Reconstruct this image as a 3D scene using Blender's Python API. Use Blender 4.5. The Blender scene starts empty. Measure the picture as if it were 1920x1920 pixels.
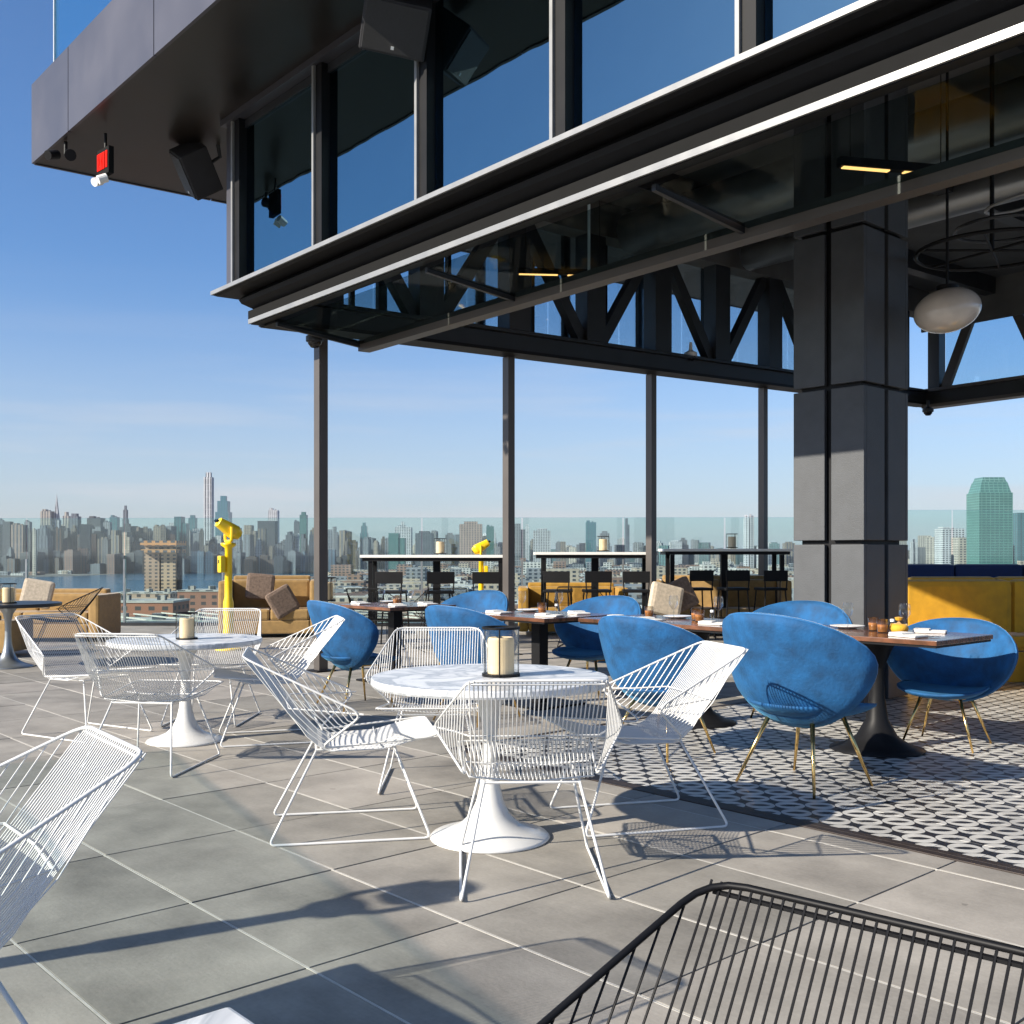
import bpy, bmesh, math, random
from mathutils import Vector, Matrix
R = math.radians
sc = bpy.context.scene
col = sc.collection
# ---------------------------------------------------------------- camera, light
F_PX, CX, CY, H = 1990.0, 960.0, 1035.0, 1.29      # focal length and horizon in photo pixels, eye height
cam = bpy.data.cameras.new('camera'); camo = bpy.data.objects.new('camera', cam); col.objects.link(camo)
cam.sensor_width = 36; cam.lens = 36 * F_PX / 1920; cam.shift_y = (CY - 960) / 1920
cam.clip_start = .05; cam.clip_end = 200000
camo.location = (0, 0, H); camo.rotation_euler = (R(90), 0, 0)
sc.camera = camo
SUN_EL, SH = R(28.0), Vector((.879, .477, 0)).normalized()      # SH: way the shadows fall on the floor
w = bpy.data.worlds.new('World'); sc.world = w; w.use_nodes = True
wn = w.node_tree.nodes; sky = wn.new('ShaderNodeTexSky'); sky.sky_type = 'NISHITA'; sky.sun_disc = False
sky.sun_elevation = SUN_EL; sky.sun_rotation = math.atan2(-SH.x, -SH.y); sky.air_density = 1.0; sky.dust_density = 0.8; sky.ozone_density = 8.0
sky.altitude = 80
wn['Background'].inputs[1].default_value = 0.094
# thin pale cloud and haze low over the whole horizon
wl = w.node_tree.links; wt = wn.new('ShaderNodeTexCoord'); ws = wn.new('ShaderNodeSeparateXYZ'); wl.new(wt.outputs['Generated'], ws.inputs[0])
wm = wn.new('ShaderNodeMapping'); wm.inputs['Scale'].default_value = (2.2, 2.2, 26); wl.new(wt.outputs['Generated'], wm.inputs[0])
wz = wn.new('ShaderNodeTexNoise'); wz.inputs['Scale'].default_value = 1.6; wz.inputs['Detail'].default_value = 7; wl.new(wm.outputs[0], wz.inputs['Vector'])
wr = wn.new('ShaderNodeMapRange'); wr.interpolation_type = 'SMOOTHSTEP'; wr.inputs[1].default_value = .46; wr.inputs[2].default_value = .72; wl.new(wz.outputs['Fac'], wr.inputs[0])
wb = wn.new('ShaderNodeMapRange'); wb.interpolation_type = 'SMOOTHSTEP'; wb.inputs[1].default_value = .27; wb.inputs[2].default_value = .02; wb.inputs[3].default_value = 0; wb.inputs[4].default_value = 1; wl.new(ws.outputs[2], wb.inputs[0])
wa = wn.new('ShaderNodeMath'); wa.operation = 'MULTIPLY_ADD'; wl.new(wr.outputs[0], wa.inputs[0]); wa.inputs[1].default_value = .28; wa.inputs[2].default_value = .48
wf = wn.new('ShaderNodeMath'); wf.operation = 'MULTIPLY'; wl.new(wa.outputs[0], wf.inputs[0]); wl.new(wb.outputs[0], wf.inputs[1])
wx = wn.new('ShaderNodeMix'); wx.data_type = 'RGBA'; wl.new(wf.outputs[0], wx.inputs[0]); wl.new(sky.outputs[0], wx.inputs[6]); wx.inputs[7].default_value = (4.1, 4.2, 4.5, 1)
wl.new(wx.outputs[2], wn['Background'].inputs[0])
sl = bpy.data.lights.new('sun', 'SUN'); sl.energy = 4.9; sl.angle = R(.53); sl.color = (1, .92, .79)
so = bpy.data.objects.new('sun', sl); col.objects.link(so)
sdir = Vector((SH.x * math.cos(SUN_EL), SH.y * math.cos(SUN_EL), -math.sin(SUN_EL)))
so.rotation_euler = sdir.to_track_quat('-Z', 'Y').to_euler()
vs = sc.view_settings; sc.display_settings.display_device = 'sRGB'
vs.view_transform = 'Standard'; vs.look = 'None'; vs.gamma = 1; vs.exposure = 0.85; vs.use_curve_mapping = False
sc.cycles.max_bounces = 8; sc.cycles.transparent_max_bounces = 24; sc.cycles.glossy_bounces = 4; sc.cycles.volume_bounces = 0

# ---------------------------------------------------------------- frames of reference
S1 = Vector((.669, -.743, 0)).normalized(); E2 = Vector((.743, .669, 0)).normalized()
CB = Vector((-2.70, 10.97, 0))
def BP(a, b, z):                       # pavilion frame: a towards the camera's right, b away to the right, floor rises gently
    return CB + a * S1 + b * E2 + Vector((0, 0, z + .023 * a + .032 * b))
GA = math.atan2(S1.y, S1.x)
def G(px, py, z=0.0):
    d = F_PX * (H - z) / (py - CY); return Vector(((px - CX) / F_PX * d, d, z))
def P(px, py, Y): return Vector(((px - CX) * Y / F_PX, Y, H - (py - CY) * Y / F_PX))

# ---------------------------------------------------------------- materials
M = {}
def mat(name, c, rough=.5, metal=0, var=.0, scale=8, bump=0, bscale=60, spec=.5, sheen=0, coat=0, emit=None, es=1, ior=None):
    m = bpy.data.materials.new(name); m.use_nodes = True; nt = m.node_tree; b = nt.nodes['Principled BSDF']
    b.inputs['Base Color'].default_value = (*c, 1); b.inputs['Roughness'].default_value = rough; b.inputs['Metallic'].default_value = metal
    b.inputs['Specular IOR Level'].default_value = spec
    if sheen: b.inputs['Sheen Weight'].default_value = sheen; b.inputs['Sheen Roughness'].default_value = .35
    if coat: b.inputs['Coat Weight'].default_value = coat; b.inputs['Coat Roughness'].default_value = .08
    if emit: b.inputs['Emission Color'].default_value = (*emit, 1); b.inputs['Emission Strength'].default_value = es
    tc = nt.nodes.new('ShaderNodeTexCoord')
    if var:
        n = nt.nodes.new('ShaderNodeTexNoise'); n.inputs['Scale'].default_value = scale; n.inputs['Detail'].default_value = 6
        nt.links.new(tc.outputs['Object'], n.inputs['Vector'])
        r = nt.nodes.new('ShaderNodeMapRange'); r.inputs[1].default_value = .3; r.inputs[2].default_value = .7
        r.inputs[3].default_value = 1 - var; r.inputs[4].default_value = 1 + var
        nt.links.new(n.outputs['Fac'], r.inputs[0])
        mx = nt.nodes.new('ShaderNodeVectorMath'); mx.operation = 'SCALE'; mx.inputs[0].default_value = c
        nt.links.new(r.outputs[0], mx.inputs['Scale']); nt.links.new(mx.outputs[0], b.inputs['Base Color'])
        r2 = nt.nodes.new('ShaderNodeMapRange'); r2.inputs[3].default_value = max(0.02, rough - .1); r2.inputs[4].default_value = min(1, rough + .1)
        nt.links.new(n.outputs['Fac'], r2.inputs[0]); nt.links.new(r2.outputs[0], b.inputs['Roughness'])
    if bump:
        n2 = nt.nodes.new('ShaderNodeTexNoise'); n2.inputs['Scale'].default_value = bscale; n2.inputs['Detail'].default_value = 5
        nt.links.new(tc.outputs['Object'], n2.inputs['Vector'])
        bp = nt.nodes.new('ShaderNodeBump'); bp.inputs['Strength'].default_value = bump; bp.inputs['Distance'].default_value = .01
        nt.links.new(n2.outputs['Fac'], bp.inputs['Height']); nt.links.new(bp.outputs[0], b.inputs['Normal'])
    M[name] = m; return m
def glass(name, tint, refl=.12, rough=0.0, gl=(1, 1, 1), mxr=.6, wav=0):
    m = bpy.data.materials.new(name); m.use_nodes = True; nt = m.node_tree; nt.nodes.remove(nt.nodes['Principled BSDF'])
    o = nt.nodes['Material Output']; t = nt.nodes.new('ShaderNodeBsdfTransparent'); t.inputs[0].default_value = (*tint, 1)
    g = nt.nodes.new('ShaderNodeBsdfGlossy'); g.inputs['Roughness'].default_value = rough; g.inputs[0].default_value = (*gl, 1)
    if wav:
        tc = nt.nodes.new('ShaderNodeTexCoord'); nz = nt.nodes.new('ShaderNodeTexNoise'); nz.inputs['Scale'].default_value = 1.1; nt.links.new(tc.outputs['Object'], nz.inputs['Vector'])
        bp = nt.nodes.new('ShaderNodeBump'); bp.inputs['Strength'].default_value = 1; bp.inputs['Distance'].default_value = wav; nt.links.new(nz.outputs['Fac'], bp.inputs['Height']); nt.links.new(bp.outputs[0], g.inputs['Normal'])
    lw = nt.nodes.new('ShaderNodeLayerWeight'); lw.inputs[0].default_value = .35
    mr = nt.nodes.new('ShaderNodeMapRange'); mr.inputs[3].default_value = refl; mr.inputs[4].default_value = min(1, refl + mxr)
    nt.links.new(lw.outputs['Fresnel'], mr.inputs[0])
    x = nt.nodes.new('ShaderNodeMixShader'); nt.links.new(mr.outputs[0], x.inputs[0])
    nt.links.new(t.outputs[0], x.inputs[1]); nt.links.new(g.outputs[0], x.inputs[2]); nt.links.new(x.outputs[0], o.inputs['Surface'])
    M[name] = m; return m
def nd(nt, t, **k):
    n = nt.nodes.new(t)
    for a, v in k.items(): setattr(n, a, v)
    return n
def mth(nt, op, a, b=None, c=None):
    n = nt.nodes.new('ShaderNodeMath'); n.operation = op
    for i, v in enumerate((a, b, c)):
        if v is None: continue
        if isinstance(v, (int, float)): n.inputs[i].default_value = v
        else: nt.links.new(v, n.inputs[i])
    return n.outputs[0]

mat('white_wire', (.66, .655, .64), .38, 0, .03, 20)
mat('black_wire', (.006, .006, .007), .5, 0, .1, 20, spec=.2)
mat('white_base', (.66, .655, .64), .28, 0, .04, 6, coat=.3)
mat('black_metal', (.010, .010, .011), .5, .0, .15, 5, spec=.16)
mat('dark_metal', (.035, .038, .043), .42, .4, .12, 3)
mat('brown_metal', (.10, .088, .08), .42, .3, .12, 1.5)
mat('panel_metal', (.105, .102, .116), .42, .6, .1, 1.2)
mat('column_clad', (.068, .072, .078), .6, .1, .15, 5, bump=.35, bscale=160)
mat('ledge_metal', (.27, .27, .265), .35, .3, .06, 5)
mat('soffit', (.028, .022, .019), .33, .3, .25, 1.2)
mat('ceiling', (.10, .10, .098), .8, 0, .2, 2)
mat('duct', (.30, .31, .32), .4, .8, .15, 3)
mat('gold', (.78, .52, .20), .22, 1, .06, 6)
mat('cream_wax', (.80, .62, .38), .5, 0, .06, 9)
mat('tan_fabric', (.33, .205, .075), .85, 0, .15, 14, bump=.3, bscale=200, sheen=.3)
mat('yellow_fabric', (.62, .33, .02), .8, 0, .12, 9, bump=.3, bscale=160, sheen=.3)
mat('navy_fabric', (.01, .028, .11), .8, 0, .15, 9, sheen=.4)
mat('cushion_tan', (.50, .42, .32), .9, 0, .2, 30, bump=.4, bscale=90)
mat('cushion_brown', (.17, .12, .09), .9, 0, .3, 35, bump=.4, bscale=90)
mat('yellow_paint', (.85, .58, .005), .35, 0, .08, 8, coat=.4)
mat('linen', (.78, .76, .72), .8, 0, .04, 20, bump=.2, bscale=150)
mat('ceramic', (.82, .81, .79), .15, 0, .02, 5)
mat('amber_glass', (.45, .18, .05), .12, 0, .2, 30)
mat('rail_post', (.32, .34, .35), .35, .7, .08, 8)
mat('globe_glass', (.62, .55, .48), .18, 0, .12, 5, coat=.6)
mat('lens', (.008, .008, .01), .08, 0, .1, 9)
mat('exit_red', (.6, .01, .008), .9, 0, 0, 9, spec=.05, emit=(1, .03, .015), es=.22)
mat('matte_black', (.012, .012, .012), .9, 0, .1, 9, spec=.1)
mat('speaker_body', (.03, .03, .034), .7, 0, .1, 9, spec=.3)
mat('mustard', (.36, .20, .03), .85, 0, .15, 12, bump=.3, bscale=160, sheen=.2)
mat('warm_strip', (.9, .5, .2), .4, 0, .02, 9, emit=(1, .5, .16), es=2.2)
mat('lamp_white', (.8, .8, .78), .3, 0, .02, 9)
mat('threshold', (.045, .034, .03), .5, .3, .2, 12)
mat('joint_pale', (.46, .44, .40), .7, 0, .12, 20)
mat('joint_dark', (.05, .048, .045), .9, 0, .2, 10)
mat('slab', (.12, .12, .115), .9, 0, .2, 2)
mat('speaker_grille', (.02, .02, .022), .6, 0, .2, 60, bump=.4, bscale=500)
mat('velvet', (.005, .074, .20), .8, 0, .34, 11, bump=.3, bscale=60, sheen=.3)
nt = M['velvet'].node_tree; nt.nodes['Principled BSDF'].inputs['Sheen Tint'].default_value = (.15, .55, .85, 1)
mat('velvet_piping', (.01, .11, .28), .6, 0, .2, 10, sheen=.5)
glass('glass_screen', (.925, .965, .955), .03, mxr=.3)
glass('glass_clear', (.90, .95, .94), .05)
glass('glass_rail', (.84, .935, .93), .04, mxr=.3)
glass('glass_win', (.10, .14, .17), .30, gl=(.50, .82, .95), mxr=.4, wav=.004)
glass('glass_cler', (.80, .89, .93), .05, mxr=.3)
glass('glass_door', (.62, .68, .68), .004, mxr=.02)
glass('glass_jar', (.93, .94, .93), .03, mxr=.25)
glass('glass_blue', (.72, .93, .98), .08, mxr=.2)

# paver: concrete, each stone its own tone
m = mat('paver', (.33, .315, .285), .75, 0, .0, bump=.10, bscale=70)
nt = m.node_tree; b = nt.nodes['Principled BSDF']; tc = nt.nodes.new('ShaderNodeTexCoord'); oi = nt.nodes.new('ShaderNodeObjectInfo')
va = nt.nodes.new('ShaderNodeVectorMath'); va.operation = 'ADD'; nt.links.new(tc.outputs['Object'], va.inputs[0])
mul = nt.nodes.new('ShaderNodeVectorMath'); mul.operation = 'SCALE'; nt.links.new(oi.outputs['Location'], mul.inputs[0]); mul.inputs['Scale'].default_value = 1.7
nt.links.new(mul.outputs[0], va.inputs[1])
n1 = nt.nodes.new('ShaderNodeTexNoise'); n1.inputs['Scale'].default_value = 2.2; n1.inputs['Detail'].default_value = 9; n1.inputs['Roughness'].default_value = .62
nt.links.new(va.outputs[0], n1.inputs['Vector'])
n3 = nt.nodes.new('ShaderNodeTexNoise'); n3.inputs['Scale'].default_value = 55; n3.inputs['Detail'].default_value = 4
nt.links.new(va.outputs[0], n3.inputs['Vector'])
mpp = nt.nodes.new('ShaderNodeMapping'); mpp.inputs['Scale'].default_value = (2, 60, 1); nt.links.new(va.outputs[0], mpp.inputs[0])
n4 = nt.nodes.new('ShaderNodeTexNoise'); n4.inputs['Scale'].default_value = 2; n4.inputs['Detail'].default_value = 3; nt.links.new(mpp.outputs[0], n4.inputs['Vector'])
t1 = mth(nt, 'MULTIPLY_ADD', n1.outputs['Fac'], 1.6, -.05)
n5 = nt.nodes.new('ShaderNodeTexNoise'); n5.inputs['Scale'].default_value = .9; n5.inputs['Detail'].default_value = 7; n5.inputs['Distortion'].default_value = 1.2; gg = nt.nodes.new('ShaderNodeNewGeometry'); nt.links.new(gg.outputs['Position'], n5.inputs['Vector'])
stn = mth(nt, 'MULTIPLY_ADD', n5.outputs['Fac'], 1.0, -.5)
vo = nt.nodes.new('ShaderNodeTexVoronoi'); vo.inputs['Scale'].default_value = 1.6; nt.links.new(gg.outputs['Position'], vo.inputs['Vector'])
spot = mth(nt, 'MULTIPLY', mth(nt, 'LESS_THAN', mth(nt, 'ADD', vo.outputs['Distance'], mth(nt, 'MULTIPLY', n3.outputs['Fac'], .03)), .042), .35)
t2 = mth(nt, 'MULTIPLY_ADD', n3.outputs['Fac'], .30, .36)
t4 = mth(nt, 'MULTIPLY_ADD', n4.outputs['Fac'], .20, .42)
t3 = mth(nt, 'MULTIPLY_ADD', oi.outputs['Random'], .36, .32)
s = mth(nt, 'ADD', mth(nt, 'ADD', mth(nt, 'SUBTRACT', mth(nt, 'ADD', t1, t2), .0), t3), t4); s = mth(nt, 'SUBTRACT', mth(nt, 'ADD', s, stn), mth(nt, 'ADD', spot, 1.04))
mixc = nt.nodes.new('ShaderNodeMix'); mixc.data_type = 'RGBA'; nt.links.new(oi.outputs['Random'], mixc.inputs[0])
mixc.inputs[6].default_value = (.218, .203, .176, 1); mixc.inputs[7].default_value = (.236, .215, .188, 1)
sc_ = nt.nodes.new('ShaderNodeVectorMath'); sc_.operation = 'SCALE'; nt.links.new(mixc.outputs[2], sc_.inputs[0]); nt.links.new(s, sc_.inputs['Scale'])
nt.links.new(sc_.outputs[0], b.inputs['Base Color'])

# cement tile print: white discs on black with a black lens in each
TS = .212
m = mat('pattern_tile', (.5, .5, .5), .42, 0, 0, bump=.1)
nt = m.node_tree; b = nt.nodes['Principled BSDF']; tc = nt.nodes.new('ShaderNodeTexCoord')
sp = nt.nodes.new('ShaderNodeSeparateXYZ'); nt.links.new(tc.outputs['Object'], sp.inputs[0])
x, y = sp.outputs[0], sp.outputs[1]; k = 1 / (TS * math.sqrt(.5)) / math.sqrt(2)
pu = mth(nt, 'MULTIPLY', mth(nt, 'ADD', x, y), k); qu = mth(nt, 'MULTIPLY', mth(nt, 'SUBTRACT', x, y), k)
def cell(v): return mth(nt, 'SUBTRACT', mth(nt, 'FRACT', mth(nt, 'ADD', v, 100.5)), .5)
p_, q_ = cell(pu), cell(qu)
r2 = mth(nt, 'ADD', mth(nt, 'MULTIPLY', p_, p_), mth(nt, 'MULTIPLY', q_, q_))
disc = mth(nt, 'LESS_THAN', r2, .240)
pp = mth(nt, 'MULTIPLY', p_, p_)
lens = mth(nt, 'SUBTRACT', .150, mth(nt, 'MULTIPLY', pp, 1.15))
isl = mth(nt, 'LESS_THAN', mth(nt, 'ABSOLUTE', q_), lens)
wht = mth(nt, 'MULTIPLY', disc, mth(nt, 'SUBTRACT', 1, isl))
nz = nt.nodes.new('ShaderNodeTexNoise'); nz.inputs['Scale'].default_value = 14; nt.links.new(tc.outputs['Object'], nz.inputs['Vector'])
mx = nt.nodes.new('ShaderNodeMix'); mx.data_type = 'RGBA'; nt.links.new(wht, mx.inputs[0])
mx.inputs[6].default_value = (.018, .018, .022, 1); mx.inputs[7].default_value = (.50, .485, .45, 1)
sv = nt.nodes.new('ShaderNodeVectorMath'); sv.operation = 'SCALE'; nt.links.new(mx.outputs[2], sv.inputs[0])
toi = nt.nodes.new('ShaderNodeObjectInfo'); nt.links.new(mth(nt, 'MULTIPLY', mth(nt, 'MULTIPLY_ADD', nz.outputs['Fac'], .6, .68), mth(nt, 'MULTIPLY_ADD', toi.outputs['Random'], .3, .85)), sv.inputs['Scale']); nt.links.new(sv.outputs[0], b.inputs['Base Color'])

# marble
m = mat('marble', (.8, .8, .8), .3, 0, 0, spec=.3)
nt = m.node_tree; b = nt.nodes['Principled BSDF']; tc = nt.nodes.new('ShaderNodeTexCoord')
n = nt.nodes.new('ShaderNodeTexNoise'); n.inputs['Scale'].default_value = 2.6; n.inputs['Detail'].default_value = 8; n.inputs['Distortion'].default_value = 2.2
nt.links.new(tc.outputs['Object'], n.inputs['Vector']); cr = nt.nodes.new('ShaderNodeValToRGB'); nt.links.new(n.outputs['Fac'], cr.inputs[0])
cr.color_ramp.elements[0].position = .40; cr.color_ramp.elements[0].color = (.72, .72, .72, 1)
cr.color_ramp.elements[1].position = .62; cr.color_ramp.elements[1].color = (.80, .80, .79, 1)
e = cr.color_ramp.elements.new(.5); e.color = (.42, .44, .46, 1)
e = cr.color_ramp.elements.new(.54); e.color = (.74, .74, .735, 1)
nt.links.new(cr.outputs[0], b.inputs['Base Color'])
# wood table
m = mat('wood_top', (.2, .08, .04), .25, 0, 0, coat=.5)
nt = m.node_tree; b = nt.nodes['Principled BSDF']; tc = nt.nodes.new('ShaderNodeTexCoord'); mp = nt.nodes.new('ShaderNodeMapping')
mp.inputs['Scale'].default_value = (3, 26, 3); nt.links.new(tc.outputs['Object'], mp.inputs[0]); n = nt.nodes.new('ShaderNodeTexNoise'); n.inputs['Scale'].default_value = 1.6; n.inputs['Detail'].default_value = 8; n.inputs['Distortion'].default_value = .8
nt.links.new(mp.outputs[0], n.inputs['Vector']); cr = nt.nodes.new('ShaderNodeValToRGB'); nt.links.new(n.outputs['Fac'], cr.inputs[0])
cr.color_ramp.elements[0].position = .3; cr.color_ramp.elements[0].color = (.045, .026, .014, 1); cr.color_ramp.elements[1].position = .75; cr.color_ramp.elements[1].color = (.26, .10, .05, 1)
nt.links.new(cr.outputs[0], b.inputs['Base Color'])
# facade: object colour with rows of windows
def facade(name, wx, wz, fx, fz, win, rough=.6):
    m = bpy.data.materials.new(name); m.use_nodes = True; nt = m.node_tree; b = nt.nodes['Principled BSDF']; b.inputs['Roughness'].default_value = rough
    oi = nt.nodes.new('ShaderNodeObjectInfo'); ge = nt.nodes.new('ShaderNodeNewGeometry'); tc = nt.nodes.new('ShaderNodeTexCoord')
    sp = nt.nodes.new('ShaderNodeSeparateXYZ'); nt.links.new(ge.outputs['Position'], sp.inputs[0])
    sn = nt.nodes.new('ShaderNodeSeparateXYZ'); nt.links.new(ge.outputs['Normal'], sn.inputs[0])
    h = mth(nt, 'ADD', mth(nt, 'MULTIPLY', sp.outputs[0], mth(nt, 'ABSOLUTE', sn.outputs[1])), mth(nt, 'MULTIPLY', sp.outputs[1], mth(nt, 'ABSOLUTE', sn.outputs[0])))
    a = mth(nt, 'LESS_THAN', mth(nt, 'FRACT', mth(nt, 'DIVIDE', mth(nt, 'ADD', h, 9000), wx)), fx)
    c = mth(nt, 'LESS_THAN', mth(nt, 'FRACT', mth(nt, 'DIVIDE', mth(nt, 'ADD', sp.outputs[2], 9000), wz)), fz)
    side = mth(nt, 'LESS_THAN', sn.outputs[2], .5)
    f = mth(nt, 'MULTIPLY', mth(nt, 'MULTIPLY', a, c), side)
    nz = nt.nodes.new('ShaderNodeTexNoise'); nz.inputs['Scale'].default_value = .04; nt.links.new(ge.outputs['Position'], nz.inputs['Vector'])
    s = nt.nodes.new('ShaderNodeVectorMath'); s.operation = 'SCALE'; nt.links.new(oi.outputs['Color'], s.inputs[0]); nt.links.new(mth(nt, 'MULTIPLY_ADD', nz.outputs['Fac'], .7, .65), s.inputs['Scale'])
    mx = nt.nodes.new('ShaderNodeMix'); mx.data_type = 'RGBA'; nt.links.new(f, mx.inputs[0]); nt.links.new(s.outputs[0], mx.inputs[6]); mx.inputs[7].default_value = (*win, 1)
    nt.links.new(mx.outputs[2], b.inputs['Base Color']); M[name] = m
facade('facade', 9, 6, .55, .55, (.035, .045, .06))
facade('facade_glass', 12, 5, .82, .8, (.06, .16, .18), .15)
facade('facade_teal', 10, 6, .85, .72, (.05, .135, .125), .38)
facade('facade_strip', 13, 30, .45, .97, (.05, .06, .08))
facade('facade_brick', 7, 4.2, .45, .5, (.07, .06, .06))

# ---------------------------------------------------------------- object helpers
def link(o, parent=None):
    col.objects.link(o)
    if parent is not None: o.parent = parent
    return o
def mobj(name, me, parent=None, loc=None, rz=None):
    o = bpy.data.objects.new(name, me); link(o, parent)
    if loc is not None: o.location = loc
    if rz is not None: o.rotation_euler = (0, 0, rz)
    return o
def bm2(name, bm, m, smooth=False):
    me = bpy.data.meshes.new(name); bm.normal_update(); bm.to_mesh(me); bm.free()
    for x in (m if isinstance(m, (list, tuple)) else [m]): me.materials.append(M[x] if isinstance(x, str) else x)
    if smooth:
        for p in me.polygons: p.use_smooth = True
    return me
def obj(name, bm, m, parent=None, loc=None, rz=None, smooth=False): return mobj(name, bm2(name, bm, m, smooth), parent, loc, rz)
def empty(name, loc=(0, 0, 0), rz=0):
    o = bpy.data.objects.new(name, None); o.empty_display_size = .1; link(o); o.location = loc; o.rotation_euler = (0, 0, rz); return o
def tag(o, label=None, cat=None, group=None, kind=None):
    if label: o['label'] = label
    if cat: o['category'] = cat
    if group: o['group'] = group
    if kind: o['kind'] = kind
    return o
def box(bm, x0, x1, y0, y1, z0, z1, bevel=0):
    v = [bm.verts.new(p) for p in ((x0,y0,z0),(x1,y0,z0),(x1,y1,z0),(x0,y1,z0),(x0,y0,z1),(x1,y0,z1),(x1,y1,z1),(x0,y1,z1))]
    f = [bm.faces.new([v[i] for i in q]) for q in ((0,3,2,1),(4,5,6,7),(0,1,5,4),(1,2,6,5),(2,3,7,6),(3,0,4,7))]
    if bevel:
        es = list({e for q in f for e in q.edges}); bmesh.ops.bevel(bm, geom=es, offset=bevel, segments=2, affect='EDGES', profile=.6)
    return bm
def B(*a, bevel=0): return box(bmesh.new(), *a, bevel=bevel)
def hexa(bm, pts):
    v = [bm.verts.new(p) for p in pts]
    for q in ((0,3,2,1),(4,5,6,7),(0,1,5,4),(1,2,6,5),(2,3,7,6),(3,0,4,7)): bm.faces.new([v[i] for i in q])
    return bm
def bbox(bm, a0, a1, b0, b1, z0, z1):
    return hexa(bm, [BP(a,b,z) for a,b,z in ((a0,b0,z0),(a1,b0,z0),(a1,b1,z0),(a0,b1,z0),(a0,b0,z1),(a1,b0,z1),(a1,b1,z1),(a0,b1,z1))])
def BB(*a): return bbox(bmesh.new(), *a)
def tube(bm, pts, r, seg=6, closed=False, r2=None):
    pts = [Vector(p) for p in pts]; n = len(pts); rings = []; up = None
    for i, p in enumerate(pts):
        if closed: t = (pts[(i+1) % n] - pts[i-1])
        else: t = pts[min(i+1, n-1)] - pts[max(i-1, 0)]
        t.normalize()
        if up is None: up = Vector((0,0,1)) if abs(t.z) < .9 else Vector((1,0,0))
        s = t.cross(up);
        if s.length < 1e-4: s = t.cross(Vector((0,1,.1)))
        s.normalize(); u = s.cross(t).normalized(); up = u
        rr = r if r2 is None else r + (r2 - r) * i / (n - 1)
        rings.append([bm.verts.new(p + rr * (math.cos(2*math.pi*k/seg) * s + math.sin(2*math.pi*k/seg) * u)) for k in range(seg)])
    m = n if closed else n - 1
    for i in range(m):
        a, b_ = rings[i], rings[(i+1) % n]
        for k in range(seg): bm.faces.new((a[k], a[(k+1) % seg], b_[(k+1) % seg], b_[k]))
    if not closed: bm.faces.new(list(reversed(rings[0]))); bm.faces.new(rings[-1])
    return bm
def T(pts, r, seg=6, closed=False, r2=None): return tube(bmesh.new(), pts, r, seg, closed, r2)
def lathe(bm, prof, seg=48, c=(0,0)):
    rings = []
    for r, z in prof:
        if r < 1e-5: rings.append([bm.verts.new((c[0], c[1], z))])
        else: rings.append([bm.verts.new((c[0] + r*math.cos(2*math.pi*k/seg), c[1] + r*math.sin(2*math.pi*k/seg), z)) for k in range(seg)])
    for a, b_ in zip(rings, rings[1:]):
        for k in range(seg):
            j = (k+1) % seg
            if len(a) == 1: bm.faces.new((a[0], b_[j], b_[k]))
            elif len(b_) == 1: bm.faces.new((a[k], a[j], b_[0]))
            else: bm.faces.new((a[k], a[j], b_[j], b_[k]))
    return bm
def L(prof, seg=48): return lathe(bmesh.new(), prof, seg)
def copy_tree(o, parent=None):
    c = o.copy(); col.objects.link(c)
    if parent is not None: c.parent = parent
    for ch in KIDS.get(o.name, []): copy_tree(ch, c)
    return c
KIDS = {}
def index_kids():
    KIDS.clear()
    for o in bpy.data.objects:
        if o.parent is not None: KIDS.setdefault(o.parent.name, []).append(o)
def place(proto, used, loc, rz, label, group=None, scale=1):
    if not used: index_kids(); o = proto; used.append(1)
    else: o = copy_tree(proto)
    o.location = loc; o.rotation_euler = (0, 0, rz); o.scale = (scale,)*3; o['label'] = label
    if group: o['group'] = group
    return o
rng = random.Random(7)

# ================================================================ GROUND, TERRACE
terr = obj('roof_terrace', B(-16, 22, -6, 21, -76, -.07), 'slab'); tag(terr, kind='structure')
# pavers; S1/E2 grid: strips between pale joints run along S1
TW, TD, A0, D0 = .610, .8195, 1.124, 2.872
THR = 4.40                                 # threshold between pavers and printed tiles, in E2 metres
def inview(p, mz=0):
    if p.y < 1.2: return False
    x = CX + F_PX * p.x / p.y; y_ = CY + F_PX * H / p.y
    return -120 < x < 2040 and y_ < 2050
IN = lambda a_, b_: (b_ > THR and a_ < -1.0 + 1e9 and (-a_) < 5.15)      # printed tile field
cells = []
for i in range(-12, 34):
    for j in range(-12, 34):
        e0 = A0 + TW * i; d0 = D0 + TD * j            # e along E2, d along -S1
        c_ = (e0 + TW/2) * E2 - (d0 + TD/2) * S1
        if -14.5 < c_.x < 15 and -5 < c_.y < 19.5: cells.append((i, j, e0, d0, c_))
pave = empty('paver_floor'); tag(pave, kind='structure')
TILE_D = 5.4                                # printed field reaches from the camera's right up to this d
def in_tiles(e, d): return e > THR and d < TILE_D
PW, PD = TD - .009, TW - .012
def paver_mesh(w_, h_, name='paver'):
    bm = B(-w_/2, w_/2, -h_/2, h_/2, -.045, 0, bevel=.002); return bm2(name, bm, 'paver')
pm = paver_mesh(PW, PD); cnt = 0
vis = []; rest = []
for (i, j, e0, d0, c_) in cells:
    if in_tiles(e0 + TW - .02, d0 + TD * .5): continue
    (vis if inview(c_) and c_.y < 16 else rest).append((c_.length, e0, d0, c_))
vis.sort(key=lambda t: t[0]); rest += vis[290:]; vis = vis[:290]
for q, (_, e0, d0, c_) in enumerate(vis):
    me = pm; e_hi = e0 + TW
    o = mobj('paver', me, pave, c_ + Vector((0, 0, rng.uniform(-.0012, .0012))), GA)
bm = bmesh.new()
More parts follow.
